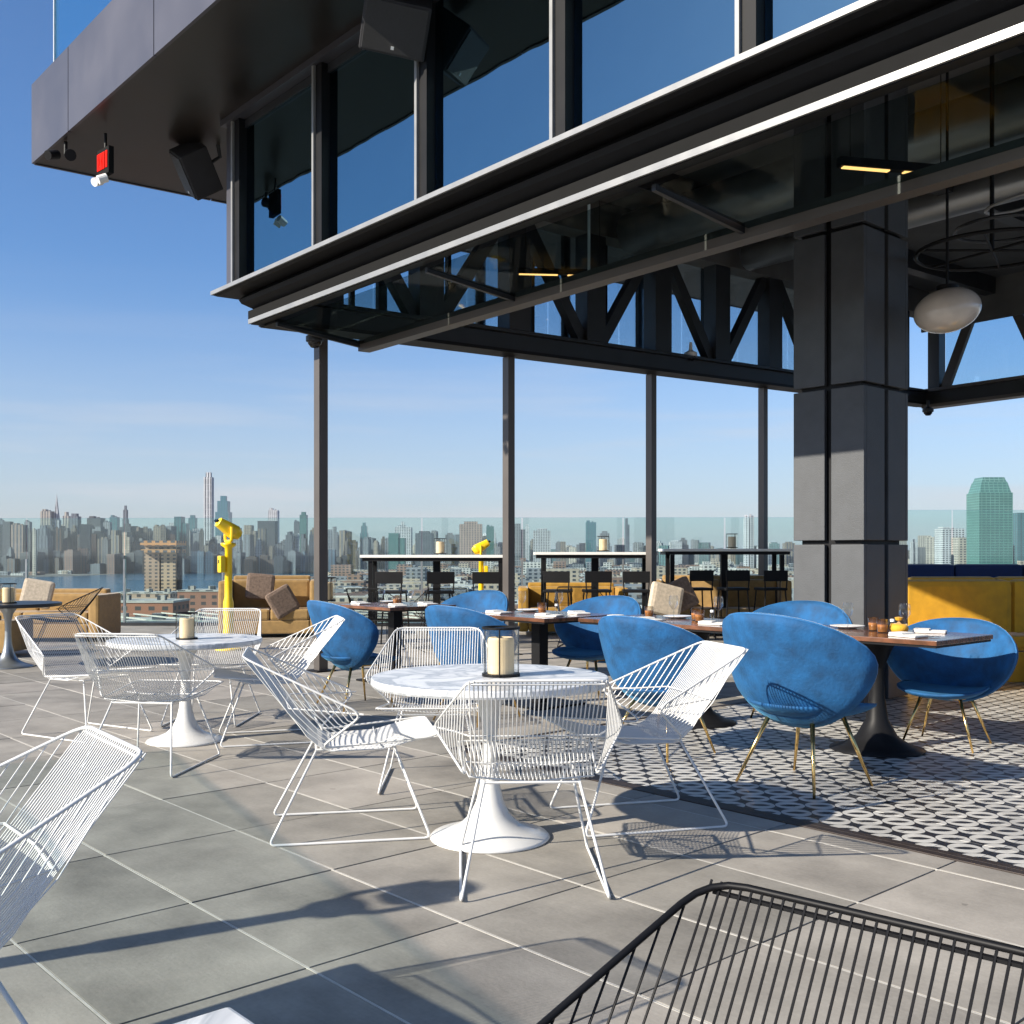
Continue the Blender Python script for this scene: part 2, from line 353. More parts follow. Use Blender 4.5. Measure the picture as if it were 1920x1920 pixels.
for _, e0, d0, c_ in rest:
    for f in (0,):
        pts = []
        for z in (-.045, 0):
            for sx, sy in ((-1,-1),(1,-1),(1,1),(-1,1)): pts.append(c_ + S1*sx*PW/2 + E2*sy*PD/2 + Vector((0,0,z)))
        hexa(bm, pts)
o = obj('paver_field', bm, 'paver', pave); tag(o, kind='stuff')
ez = A0 + TW*5; wz = THR - .057 - ez - .006
nm_ = paver_mesh(PW, wz)
for j in range(-6, 20):
    d0 = D0 + TD*j
    if d0 + TD*.5 < TILE_D - 0 and d0 > -13:
        c_ = (ez + .006 + wz/2)*E2 - (d0 + TD/2)*S1
        if c_.x < 16: mobj('paver', nm_, pave, c_, GA)
# pale joints along S1 (one strip per joint)
for i in range(-3, 22):
    e = A0 + TW * i
    if e < -1 or e > 16: continue
    pts = []
    d_lo, d_hi = (-2, 22)
    if e > THR - .05: d_lo = TILE_D
    bm = bmesh.new(); wj = .0042
    for z in (-.03, -.0005):
        for d, s in ((d_lo, -1), (d_lo, 1), (d_hi, 1), (d_hi, -1)):
            pts.append(e * E2 - d * S1 + E2 * s * wj + Vector((0, 0, z)))
    hexa(bm, pts); o = obj('joint_strip', bm, 'joint_pale', pave)
# threshold bars
thr = empty('floor_threshold', (-TILE_D * S1) + THR * E2, GA)
obj('threshold_bar', B(-.02, 12.5, -.050, .0, -.05, .004, bevel=.0015), 'threshold', thr)
obj('threshold_strip', B(-.02, 12.5, .004, .05, -.05, .003, bevel=.001), 'threshold', thr)
obj('threshold_bar', B(-.06, -.02, -.055, 10, -.05, .004, bevel=.0015), 'threshold', thr)
tag(thr, 'flat dark brown metal threshold bar bordering the black and white tile floor', 'threshold')
# printed tiles
tf = empty('tile_floor'); tag(tf, kind='structure')
tm = bm2('tile', B(-TS/2+.0011, TS/2-.0011, -TS/2+.0011, TS/2-.0011, -.045, 0, bevel=.0012), 'pattern_tile')
lst = []
org = -TILE_D * S1 + (THR + .055) * E2
for i in range(0, 52):
    for j in range(0, 44):
        c_ = org + S1 * (TS * (i + .5)) + E2 * (TS * (j + .5))
        if c_.x > 14: continue
        lst.append((0 if inview(c_) else 1, c_.length, i, j, c_))
lst.sort(key=lambda t: t[:2])
for _, _, i, j, c_ in lst[:295]: mobj('tile', tm, tf, c_ + Vector((0, 0, rng.uniform(-.0006, .0006))), GA)
bm = bmesh.new()
for _, _, i, j, c_ in lst[295:]:
    x0, y0 = TS*(i-.0), TS*(j-.0)
    box(bm, TS*i+.0006-TS*0, TS*(i+1)-.0006, TS*j+.0006, TS*(j+1)-.0006, -.045, 0)
for v in bm.verts: v.co.x -= TS/2; v.co.y -= TS/2
o = obj('tile_field', bm, 'pattern_tile', tf, org + S1*TS/2 + E2*TS/2, GA); tag(o, kind='stuff')

# ================================================================ PAVILION BUILDING
bld = empty('glass_pavilion', CB); tag(bld, 'dark steel and glass rooftop pavilion with long bright ledges and deep overhanging roof', 'building')
def bpart(name, bm, m, smooth=False, label=None):
    o = obj(name, bm, m, bld, smooth=smooth); o.matrix_parent_inverse = Matrix.Translation(-CB)
    if label: o['label'] = label
    return o
A1 = 13.0; B1 = 14.4
# lower flange and fascia between the two ledges, long side and short side
bpart('flange', BB(-.02, A1, -.02, .0, 3.648, 3.695), 'ledge_metal')
bpart('flange_web', BB(.0, A1, .002, .10, 3.64, 3.69), 'black_metal')
bpart('flange', BB(-.02, .10, .10, B1, 3.63, 3.69), 'dark_metal')
def fascia(profile, name, m):
    bm = bmesh.new(); rows = []
    for (o_, z) in profile:
        rows.append([bm.verts.new(BP(A1, -o_, z)), bm.verts.new(BP(-o_, -o_, z)), bm.verts.new(BP(-o_, B1, z))])
    for r0, r1 in zip(rows, rows[1:]):
        for k in range(2): bm.faces.new((r0[k], r0[k+1], r1[k+1], r1[k]))
    for k in range(2): bm.faces.new((rows[-1][k], rows[-1][k+1], rows[0][k+1], rows[0][k]))
    return bpart(name, bm, m)
fascia([(-.02, 3.697), (.02, 3.697), (.02, 3.78), (-.06, 3.78), (-.06, 3.697)], 'gutter_lip', 'matte_black')
fascia([(-.04, 3.782), (.07, 3.86), (.09, 3.90), (.05, 3.945), (-.04, 3.945)], 'gutter', 'black_metal')
fascia([(.04, 3.947), (.25, 3.947), (.28, 3.962), (.28, 3.964), (.04, 3.964)], 'ledge_underside', 'black_metal')
bpart('ledge', BB(-.30, A1, -.30, -.03, 3.966, 4.005), 'ledge_metal')
bpart('ledge', BB(-.30, -.03, -.028, B1, 3.966, 4.0), 'dark_metal')
# window wall on the long side
WB, WA = -.17, -.18
bpart('corner_panel', BB(WA, WA + .17, WB - .01, WB + .12, 4.007, 5.70), 'panel_metal')
nM = 8; pitch = 1.555
for k in range(nM + 1):
    a = WA + .19 + pitch * k if k else WA + .19
    bpart('mullion', BB(a, a + .03, WB - .06, WB - .0, 4.008, 5.68), 'ledge_metal')
    o = bpart('mullion_body', BB(a + .032, a + .13, WB - .035, WB + .12, 4.008, 5.68), 'black_metal')
    if k < nM:
        a0, a1 = a + .13, WA + .19 + pitch * (k + 1)
        fr = bpart('window', BB(a0, a1, WB + .03, WB + .09, 4.008, 4.07), 'dark_metal')
        f2 = obj('window_head', BB(a0, a1, WB + .03, WB + .09, 5.60, 5.68), 'dark_metal', fr)
        pn = obj('pane', BB(a0 + .004, a1 - .004, WB + .05, WB + .062, 4.072, 5.598), 'glass_win', fr)
bpart('head_beam', BB(WA, A1, WB - .08, WB + .16, 5.683, 5.748), 'panel_metal')
# short-side window wall (faces the city), inner line of columns
for k in range(9):
    b_ = .18 + 1.5 * k
    bpart('mullion', BB(WA, WA + .06, b_, b_ + .12, 4.008, 5.70), 'black_metal')
# roof slab with soffit and fascia panels
RA0, RB0, ZS = -2.48, -1.36, 5.75
bpart('soffit', BB(RA0 + .02, A1, RB0 + .02, B1 + .9, ZS, ZS + .06), 'soffit')
bpart('roof_slab', BB(RA0 + .06, A1, RB0 + .06, B1 + .9, ZS + .062, ZS + .80), 'black_metal')
e = [RA0] + [RA0 + 1.15 + 2.13 * k for k in range(8)]
for a0, a1 in zip(e, e[1:]):
    bpart('fascia_panel', BB(a0 + .008, a1 - .008, RB0 - .02, RB0 + .012, ZS - .01, ZS + .873), 'panel_metal')
for k in range(8):
    b0 = RB0 + .014 + 2.13 * k
    bpart('fascia_panel', BB(RA0 - .02, RA0 + .012, b0, b0 + 2.114, ZS - .01, ZS + .873), 'panel_metal')
for k in range(7):
    a0 = RA0 + .6 + 1.9 * k
    g_ = bpart('guard_panel', BB(a0, a0 + 1.88, RB0 + .03, RB0 + .045, ZS + .8, ZS + 2.0), 'glass_blue')
    g2 = obj('edge_strip', BB(a0 - .012, a0, RB0 + .02, RB0 + .05, ZS + .8, ZS + 2.0), 'lamp_white', g_)
# steel columns under the short side
for k in range(4):
    b_ = .793 + 2.73 * k; c_ = BP(0, b_, 0); zt = BP(0, b_, 3.62).z
    cw = .054
    o = obj('column', B(-cw, cw, -cw, cw, 0.0, zt), 'brown_metal'); o.location = (c_.x + .04, c_.y, 0); o.rotation_euler = (0, 0, GA); o.parent = bld; o.matrix_parent_inverse = Matrix.Translation(-CB)
    p_ = obj('base_plate', B(-.12, .12, -.12, .12, 0.0, .015), 'black_metal', o)
# short side bottom chord, fins and diagonals (clerestory)
bpart('chord', BB(.0, .30, .11, 14.1, 3.62, 3.66), 'black_metal')
bpart('chord', BB(.10, .24, .11, 14.1, 3.662, 3.86), 'dark_metal')
bpart('chord', BB(.0, .32, .11, 14.1, 3.862, 3.90), 'dark_metal')
def truss(a_, bs, z0, z1, w_=.35, mtl='dark_metal'):
    for b_ in bs: bpart('truss_post', BB(a_ + .10, a_ + .32, b_ - w_/2, b_ + w_/2, z0, z1), mtl)
    for q in range(len(bs) - 1):
        b0, b1 = bs[q] + w_/2, bs[q+1] - w_/2
        if q % 2 == 0: b0, b1 = b1, b0
        bm = bmesh.new(); t = .10; zz = z0 + (z1 - z0) * .78
        hexa(bm, [BP(a_+.14, b0-t, z0), BP(a_+.26, b0-t, z0), BP(a_+.26, b0+t, z0), BP(a_+.14, b0+t, z0), BP(a_+.14, b1-t, zz), BP(a_+.26, b1-t, zz), BP(a_+.26, b1+t, zz), BP(a_+.14, b1+t, zz)])
        bpart('truss_brace', bm, mtl)
truss(0, [.75 + 1.365 * k for k in range(10)], 3.905, 5.70)
for k in range(9):
    b0 = .75 + 1.365 * k
    bpart('clerestory_pane', BB(.02, .035, b0 - .6, b0 + .75, 3.905, 5.70), 'glass_cler')
    bpart('clerestory_bar', BB(.0, .06, b0 + .44, b0 + .49, 3.905, 5.70), 'black_metal')
bpart('upper_chord', BB(.06, .36, .11, 14.1, 5.30, 5.74), 'ceiling')
# far long side truss
b3 = 13.9
bpart('far_chord', BB(.2, A1, b3, b3 + .35, 3.56, 3.62), 'brown_metal')
bpart('far_chord', BB(.2, A1, b3 + .1, b3 + .25, 3.622, 3.86), 'dark_metal')
bpart('far_chord', BB(.2, A1, b3, b3 + .35, 3.862, 3.92), 'brown_metal')
for k in range(6):
    a0 = .3 + 2.2 * k
    bpart('far_post', BB(a0, a0 + .22, b3 + .05, b3 + .3, 3.922, 5.74), 'dark_metal')
    bm = bmesh.new(); t = .09
    for (x0, x1) in ((a0 + .3, a0 + 1.0), (a0 + 2.1, a0 + 1.35)):
        hexa(bm, [BP(x0-t, b3+.1, 3.923), BP(x0+t, b3+.1, 3.923), BP(x0+t, b3+.2, 3.923), BP(x0-t, b3+.2, 3.923), BP(x1-t, b3+.1, 5.7), BP(x1+t, b3+.1, 5.7), BP(x1+t, b3+.2, 5.7), BP(x1-t, b3+.2, 5.7)])
    bpart('far_brace', bm, 'brown_metal')
    bpart('far_pane', BB(a0 + .23, a0 + 2.19, b3 + .302, b3 + .312, 3.93, 5.73), 'glass_cler')
bpart('far_head', BB(.2, A1, b3 - .02, b3 + .04, 5.0, 5.745), 'ceiling')
bpart('ceiling_lining', BB(.37, A1, .12, b3, 5.7455, 5.749), 'ceiling')
# ceiling beams and ducts
for k in range(6): bpart('ceiling_beam', BB(1.4 + 2.2 * k, 1.6 + 2.2 * k, .1, b3, 5.45, 5.745), 'dark_metal')
for (b_, r, z) in ((2.2, .22, 5.35), (5.2, .28, 5.3), (7.8, .2, 5.4)):
    bpart('duct', T([BP(.6, b_, z), BP(4, b_, z), BP(8, b_, z), BP(12.5, b_, z)], r, 14), 'duct', True)
# big clad column
cl = empty('clad_column', BP(4.92, 3.29, 0) * 1.0); cl.location.z = 0; cl.location += Vector((0, 0, 0)); cl.rotation_euler = (0, 0, GA)
tag(cl, 'thick square column of dark grey metal panels with open cross joints', 'column')
CW, CD = .69, .76; ztop = BP(4.5, 2.9, 5.73).z
lv = [(.0, 1.355), (1.385, 2.71), (2.74, 4.07), (4.10, ztop)]
obj('core', B(-.29, .29, -.325, .325, .02, ztop - .01), 'black_metal', cl)
for z0, z1 in lv:
    for sx in (-1, 1):
        for sy in (-1, 1):
            x0, x1 = (.032, CW/2) if sx > 0 else (-CW/2, -.032); y0, y1 = (.032, CD/2) if sy > 0 else (-CD/2, -.032)
            # L-shaped clad corner: two leaves
            obj('panel', B(x0, x1, (y1 - .045 if sy > 0 else y0), (y1 if sy > 0 else y0 + .045), z0 + .006, z1, bevel=.006), 'column_clad', cl)
            obj('panel', B((x1 - .045 if sx > 0 else x0), (x1 if sx > 0 else x0 + .045), (y0 if sy > 0 else y0 + .046), (y1 - .046 if sy > 0 else y1), z0 + .006, z1, bevel=.006), 'column_clad', cl)
# opened door leaf hung under the ledge
dl = empty('canopy_door', BP(.3, .1, 3.6)); di = Matrix.Translation(-dl.location)
def dpart(n_, bm, m_):
    o = obj(n_, bm, m_, dl); o.matrix_parent_inverse = di; return o
dpart('free_edge', BB(.3, 10.5, 1.12, 1.27, 3.42, 3.54), 'brown_metal')
for k in range(5):
    a = .3 + 2.5 * k; bm = bmesh.new()
    hexa(bm, [BP(a,.12,3.58), BP(a+.035,.12,3.58), BP(a+.035,1.118,3.46), BP(a,1.118,3.46), BP(a,.12,3.625), BP(a+.035,.12,3.625), BP(a+.035,1.118,3.53), BP(a,1.118,3.53)])
    dpart('cross_bar', bm, 'dark_metal')
    if k < 4:
        bm = bmesh.new(); a0, a1 = a + .062, a + 2.498
        hexa(bm, [BP(a0,.12,3.60), BP(a1,.12,3.60), BP(a1,1.118,3.49), BP(a0,1.118,3.49), BP(a0,.12,3.61), BP(a1,.12,3.61), BP(a1,1.118,3.50), BP(a0,1.118,3.50)])
        dpart('pane', bm, 'glass_door')
dpart('hanger_rod', T([BP(3.72, 1.16, 3.54), BP(3.72, 1.16, 5.45)], .012, 8), 'lamp_white')
dpart('hanger_rod', T([BP(7.6, 1.16, 3.54), BP(7.6, 1.16, 5.45)], .012, 8), 'lamp_white')
tag(dl, 'long glazed door leaf swung up flat beneath the lower bright ledge', 'door')

# ---------------------------------------------------------------- things fixed to the pavilion
def speaker(name, loc, size, rz, rx, ry, label):
    t = empty(name, loc); t.rotation_euler = (rx, ry, rz); w_, d_, h_ = size
    bm = B(-w_/2, w_/2, -d_/2, d_/2, -h_/2, h_/2, bevel=.02); obj('cabinet', bm, 'speaker_body', t)
    g_ = obj('grille', B(-w_/2 + .02, w_/2 - .02, -d_/2 - .012, -d_/2 - .001, -h_/2 + .02, h_/2 - .02, bevel=.005), 'speaker_grille', t)
    obj('badge', B(-.012, .012, -d_/2 - .02, -d_/2 - .013, -h_/2 + .05, -h_/2 + .074), 'lamp_white', g_)
    obj('bracket', T([(0, d_/2, 0), (0, d_/2 + .14, .02), (0, d_/2 + .18, .2)], .022, 8), 'dark_metal', t)
    tag(t, label, 'speaker'); return t
speaker('wall_speaker', P(368, 318, 11.6), (.36, .32, .50), R(-50), R(36), R(30), 'small tilted black speaker hung at the far corner of the soffit')
speaker('wall_speaker', P(742, 45, 8.4), (.52, .36, .40), R(10), R(38), R(8), 'large black speaker hanging above the second window at the picture top')
# spotlight
sp_ = empty('spotlight', P(132, 290, 11.3)); obj('lamp_head', T([(0,0,0), (.05,-.12,-.05)], .06, 12), 'black_metal', sp_, smooth=False)
obj('lamp_head', T([(-.14,0,0), (-.19,-.12,-.05)], .05, 12), 'black_metal', sp_)
obj('mount', T([(-.05,0,.14), (-.05,0,0), (.0,0,0)], .02, 8), 'black_metal', sp_); tag(sp_, 'black twin spotlight under the outer corner of the overhang', 'spotlight')
# exit sign
ex = empty('exit_sign', P(198, 308, 11.0), R(-44)); 
obj('housing', B(-.13, .13, -.03, .03, -.12, .16, bevel=.008), 'matte_black', ex)
def letters(word, h_, w_, th, gap):
    bm = bmesh.new(); x_ = -(len(word) * w_ + (len(word)-1) * gap) / 2; t = h_ * .2
    for ch in word:
        if ch == 'E':
            box(bm, x_, x_+t, -th, 0, 0, h_); 
            for z in (0, h_/2 - t/2, h_ - t): box(bm, x_+t, x_+w_, -th, 0, z, z+t)
        elif ch == 'X':
            for s in (0, 1):
                xa, xb = (x_, x_+w_) if s == 0 else (x_+w_, x_); th2 = th * (1 + .1*s)
                hexa(bm, [(xa-t/2,-th2,0),(xa+t/2,-th2,0),(xa+t/2,0,0),(xa-t/2,0,0),(xb-t/2,-th2,h_),(xb+t/2,-th2,h_),(xb+t/2,0,h_),(xb-t/2,0,h_)])
        elif ch == 'I': box(bm, x_+w_/2-t/2, x_+w_/2+t/2, -th, 0, 0, h_)
        elif ch == 'T': box(bm, x_+w_/2-t/2, x_+w_/2+t/2, -th, 0, 0, h_-t); box(bm, x_, x_+w_, -th, 0, h_-t, h_)
        x_ += w_ + gap
    return bm
lt = obj('lettering', letters('EXIT', .17, .040, .008, .021), 'exit_red', ex); lt.location = (0, -.032, -.06)
for s in (-1, 1):
    q = obj('lamp_head', T([(s*.07, -.02, -.16), (s*.045, -.10, -.20)], .045, 14), 'lamp_white', ex)
obj('stem', T([(0, 0, .16), (0, 0, .32)], .015, 8), 'black_metal', ex)
tag(ex, 'black exit sign with red letters and two white emergency lamps under the overhang', 'exit sign')
# cameras (domes)
for px, py, Y, lab in ((590, 640, 11.3, 'small dome camera hanging beside the top of the first steel column'), (1295, 668, 15.4, 'pale dome camera on the chord between third and fourth column'), (1740, 772, 18.5, 'dark dome camera under the beam right of the clad column')):
    p_ = P(px, py, Y); t = empty('dome_camera', p_)
    obj('dome', L([(0, -.045), (.04, -.065), (.07, -.03), (.078, 0), (.078, .03), (0, .032)], 18), 'lens', t, smooth=True)
    obj('collar', L([(.088, -.004), (.094, .0), (.094, .05), (.03, .085), (.02, .2), (0, .2)], 18), 'dark_metal' if px != 1295 else 'lamp_white', t)
    tag(t, lab, 'camera')
# linear pendants
def pend(px, py, Y, ln, lab, yaw):
    t = empty('pendant_light', P(px, py, Y), yaw)
    obj('bar', B(-ln/2, ln/2, -.03, .03, .005, .07), 'black_metal', t)
    obj('light_strip', B(-ln/2 + .03, -.06, -.02, .02, -.004, .004), 'warm_strip', t)
    obj('light_strip', B(.06, ln/2 - .03, -.02, .02, -.004, .004), 'warm_strip', t)
    for s in (-1, 1): obj('cord', T([(s*ln*.4, 0, .07), (s*ln*.4, 0, 6.0 - t.location.z + .05)], .004, 5), 'black_metal', t)
    tag(t, lab, 'pendant light')
pend(1680, 322, 7.8, .92, 'slim black pendant bar with two glowing orange strips upper right', R(12))
pend(1055, 516, 12.6, 1.10, 'slim black pendant bar with orange strips seen above the hinged door edge', R(5))
# chandelier of hoops with globe
ch = empty('hoop_chandelier', P(1860, 470, 9.2)); cz = ch.location
def hoop(r, z, cx_, cy_, rr=.018, tilt=0): return T([(cx_ + r*math.cos(q*math.pi/20), cy_ + r*math.sin(q*math.pi/20), z + tilt*math.cos(q*math.pi/20)) for q in range(40)], rr, 6, True)
obj('hoop', hoop(.62, .0, 0, 0), 'black_metal', ch); obj('hoop', hoop(.40, .22, .15, .1, .016), 'dark_metal', ch); obj('hoop', hoop(.28, .42, .25, 0, .014, .05), 'ledge_metal', ch)
for q in range(3):
    a = q * math.pi/3; obj('spoke', T([(-.62*math.cos(a), -.62*math.sin(a), 0), (.62*math.cos(a), .62*math.sin(a), 0)], .012, 6), 'black_metal', ch)
obj('stem', T([(0,0,0), (0,0,2.2)], .02, 8), 'black_metal', ch)
tag(ch, 'black metal hoop chandelier hanging under the ceiling at the right edge', 'chandelier')
gl = empty('globe_lamp', P(1776, 582, 9.1)); g_ = obj('globe', L([(.275*math.sin(q*math.pi/20), -.19*math.cos(q*math.pi/20)) for q in range(21)], 36), 'globe_glass', gl, smooth=True)
g_.rotation_euler = (R(8), R(-14), 0)
obj('cap', L([(0, .17), (.09, .17), (.09, .21), (0, .22)], 20), 'black_metal', gl); obj('cord', T([(0,0,.2), (0,0,2.6)], .012, 6), 'black_metal', gl)
tag(gl, 'pale flattened globe lamp hanging right of the clad column', 'lamp')

# ================================================================ WIRE CHAIRS
def bez(a, b_, c_, n):
    return [(1-t)**2*a + 2*t*(1-t)*b_ + t*t*c_ for t in [i/n for i in range(n+1)]]
def rnd(pts, r=.05, n=4, closed=False):            # round corners of a polyline
    out = []; m_ = len(pts)
    for i, p in enumerate(pts):
        if not closed and i in (0, m_-1): out.append(p); continue
        a, c_ = pts[i-1], pts[(i+1) % m_]; u = (a-p); v = (c_-p); ra = min(r, u.length*.45); rc = min(r, v.length*.45)
        out += bez(p + u.normalized()*ra, p, p + v.normalized()*rc, n)
    return out
V = Vector
cT = V((.25, -.47, .83)); cW = V((.385, .05, .585)); cB = V((.245, -.13, .425)); cF = V((.29, .39, .465)); cM = V((.24, -.24, .50))
def mx_(p): return V((-p.x, p.y, p.z))
def build_chair(name, wire_mat, singles, label):
    t = empty(name, (0, 0, 0)); cat = 'chair'; tag(t, label, cat)
    rim = [mx_(cT), cT, cW, cB + V((.012,-.01,-.005)), cF, mx_(cF), mx_(cB + V((.012,-.01,-.005))), mx_(cW)]
    obj('rim', T(rnd(rim, .06, 4, True), .0052, 6, True), wire_mat, t, smooth=True)
    # doubled top rail
    obj('top_rail', T([mx_(cT) + V((.01,.006,-.014)), cT + V((-.01,.006,-.014))], .004, 5), wire_mat, t)
    wires = []
    n = 32
    for i in range(n):
        u = -1 + 2*i/(n-1); u *= .985
        a = V((u*cT.x, cT.y, cT.z)); b1 = V((u*cM.x, -.235 , .535 - .03*(1-u*u))); b2 = V((u*.245, -.12, .405 - .012*(1-u*u))); c1 = V((u*.27, .14, .412)); f = V((u*cF.x, cF.y, cF.z))
        pts = [a, a.lerp(b1, .5) + V((0,-.006*(1-u*u),0))] + bez(b1, V((u*.24, -.175, .43)), b2 + V((0, .03, 0)), 3) + [c1, c1.lerp(f, .6) + V((0,0,.006)), f]
        wires.append(pts)
    for s in (-1, 1):
        for i in range(1, 12):
            k = i/12.
            T_, W_, B_ = (cT, cW, cB)
            p0 = T_.lerp(W_, k); p1 = B_.lerp(W_, k); mid = p0.lerp(p1, .55) + V((.012*(1-k), -.02*(1-k), -.022*(1-k)))
            pts = [p0, p0.lerp(mid, .6), mid, mid.lerp(p1, .6) + V((0, -.004, -.006)), p1]
            if s < 0: pts = [mx_(p) for p in pts]
            wires.append(pts)
    # cross wires
    cross = [[mx_(cW), V((-.30, -.10, .59)), V((-.245, -.27, .60)), V((0, -.285, .60)), V((.245, -.27, .60)), V((.30, -.10, .59)), cW],
             [V((-.255, .13, .425)), V((0, .13, .404)), V((.255, .13, .425))], [V((-.245,-.13,.418)), V((0,-.135,.397)), V((.245,-.13,.418))]]
    if singles:
        for pts in wires: obj('wire', T(pts, .0020, 5), wire_mat, t)
    else:
        bm = bmesh.new()
        for pts in wires: tube(bm, pts, .0026, 4)
        o = obj('wire_shell', bm, wire_mat, t); o['kind'] = 'stuff'
    for pts in cross: obj('cross_wire', T(pts, .0036, 5), wire_mat, t)
    for s in (-1, 1):
        sk = [V((s*.185, -.15, .40)), V((s*.275, -.355, .007)), V((s*.275, .355, .007)), V((s*.185, .20, .405))]
        obj('skid_leg', T(rnd(sk, .03, 4), .0060, 8), wire_mat, t, smooth=True)
        obj('seat_support', T([V((s*.185, -.155, .402)), V((s*.185, .205, .406))], .006, 6), wire_mat, t)
    obj('seat_brace', T([V((-.185, -.15, .398)), V((.185, -.15, .398))], .006, 6), wire_mat, t)
    obj('seat_brace', T([V((-.185, .20, .403)), V((.185, .20, .403))], .006, 6), wire_mat, t)
    return t
def heading(fx, fy): return math.atan2(fy, fx) - math.pi/2
gw = 'white wire chairs around the terrace tables'
wcS = build_chair('wire_chair', 'white_wire', True, '')
usedS = []
place(wcS, usedS, (-1.36, 2.34, 0), heading(-.8, -.6), 'white wire lounge chair cut by the lower left edge of the picture', gw)
wc = build_chair('wire_chair', 'white_wire', False, ''); usedW = []
place(wc, usedW, (.07, 4.26, 0), heading(-.05, 1), 'white wire chair with its back to us in front of the nearest marble table', gw)
for x_, y_, h_, lab, s_ in (
    (-.765, 4.97, (.98, .19), 'white wire chair in side view left of the nearest marble table', 1),
    (.60, 5.14, (-.965, -.26), 'white wire chair right of the nearest marble table before the blue chairs', 1),
    (-.44, 5.98, (.02, -1), 'white wire chair on the far side of the nearest marble table, facing us', 1),
    (-2.17, 6.42, (.12, 1), 'white wire chair with its back to us at the left marble table', 1),
    (-3.02, 7.55, (.85, -.5), 'leftmost white wire chair turned towards the left marble table', 1),
    (-1.66, 7.35, (-.96, -.28), 'white wire chair between the left marble table and first blue chair', 1),
    (-2.30, 8.15, (-.02, -1), 'white wire chair behind the left marble table near the yellow viewer', 1),
):
    place(wc, usedW, (x_, y_, 0), heading(*h_), lab, gw, s_)
bcS = build_chair('wire_chair', 'black_wire', True, ''); usedB = []
place(bcS, usedB, (.155, .975, 0), heading(-.66, -.75), 'black wire chair close up in the lower right corner', 'black wire chairs on the terrace')
bc = build_chair('wire_chair', 'black_wire', False, ''); usedC = []
for x_, y_, h_, lab in ((-5.75, 13.6, (-.9, -.3), 'black wire chair by the dark round table at far left'),
    (-1.75, 13.9, (.3, 1), 'black wire chair low beside the first bar table'),
    (-.95, 14.0, (-.3, 1), 'black wire chair under the first bar table near its right end'),
    (.95, 14.6, (.2, 1), 'black wire chair in front of the second bar table')):
    place(bc, usedC, (x_, y_, 0), heading(*h_), lab, 'black wire chairs on the terrace')

# ================================================================ ROUND TABLES
def tulip(name, topm, basem, label, r=.535, h=.73):
    t = empty(name)
    obj('tabletop', L([(0, h-.03), (r-.09, h-.03), (r-.05, h-.042), (r-.006, h-.036), (r, h-.026), (r, h-.006), (r-.003, h-.001), (r-.008, h), (0, h)], 96), topm, t)
    prof = [(0, 0), (.268, 0), (.272, .006), (.262, .016), (.20, .034), (.135, .062), (.090, .105), (.062, .165), (.045, .24), (.036, .33), (.033, .42), (.037, .52), (.055, .60), (.09, .655), (.13, .688), (.15, h-.031), (0, h-.031)]
    obj('pedestal', L(prof, 64), basem, t, smooth=True)
    tag(t, label, 'table'); return t
tt = tulip('round_table', 'marble', 'white_base', ''); usedT = []
place(tt, usedT, (-.10, 4.80, 0), 0, 'nearest round white marble table on a trumpet pedestal', 'round marble tables')
place(tt, usedT, (-2.23, 7.25, 0), 1.1, 'round white marble table at the left with a candle on it', 'round marble tables', .955)
caster_table = empty('side_table', (-1.72, 2.16, 0), GA)  # invented table out of view, added to cast the dark shadow at lower left
obj('tabletop', B(-.37, .37, -.37, .37, .70, .73, bevel=.006), 'white_base', caster_table); obj('pedestal', B(-.04, .04, -.04, .04, .02, .699), 'black_metal', caster_table); obj('foot_plate', B(-.25, .25, -.25, .25, 0, .019, bevel=.004), 'black_metal', caster_table)
tag(caster_table, 'added square white table, unseen outside the lower left corner, there to shade the pavers', 'table')
dt = tulip('round_table', 'dark_metal', 'rail_post', 'dark round table with grey trumpet foot at the far left edge', .56, .72); dt.location = (-5.65, 11.9, 0)
sq2 = copy_tree(caster_table) if False else empty('side_table', (-.377, .79, 0), GA)
obj('tabletop', B(-.37, .37, -.37, .37, .70, .73, bevel=.006), 'marble', sq2); obj('pedestal', B(-.04, .04, -.04, .04, .02, .699), 'black_metal', sq2); obj('foot_plate', B(-.25, .25, -.25, .25, 0, .019, bevel=.004), 'black_metal', sq2)
tag(sq2, 'pale square tabletop whose corner pokes in at the bottom left of centre', 'table')
# candle lanterns
def lantern():
    t = empty('candle_lantern'); obj('candle', L([(0,0.006),(.056,.006),(.06,.014),(.06,.165),(.054,.175),(.02,.168),(0,.166)], 32), 'cream_wax', t, smooth=False)
    obj('glass_cylinder', L([(.082,.013),(.082,.211)], 32), 'glass_jar', t, smooth=True)
    obj('base_ring', L([(0,.0),(.086,.0),(.086,.012),(0,.012)], 32), 'black_metal', t)
    obj('top_ring', L([(.078,.212),(.087,.212),(.087,.222),(.078,.222),(.078,.212)], 32), 'black_metal', t)
    for q in range(3):
        a = q*2.094+2.6; obj('upright', T([(.088*math.cos(a), .088*math.sin(a), .005), (.088*math.cos(a), .088*math.sin(a), .218)], .0035, 5), 'black_metal', t)
    obj('wick', T([(0,0,.165),(0.002,0,.18)], .0015, 4), 'black_metal', t)
    tag(t, '', 'candle'); return t
ln = lantern(); usedL = []
gc = 'candles in glass cylinders'
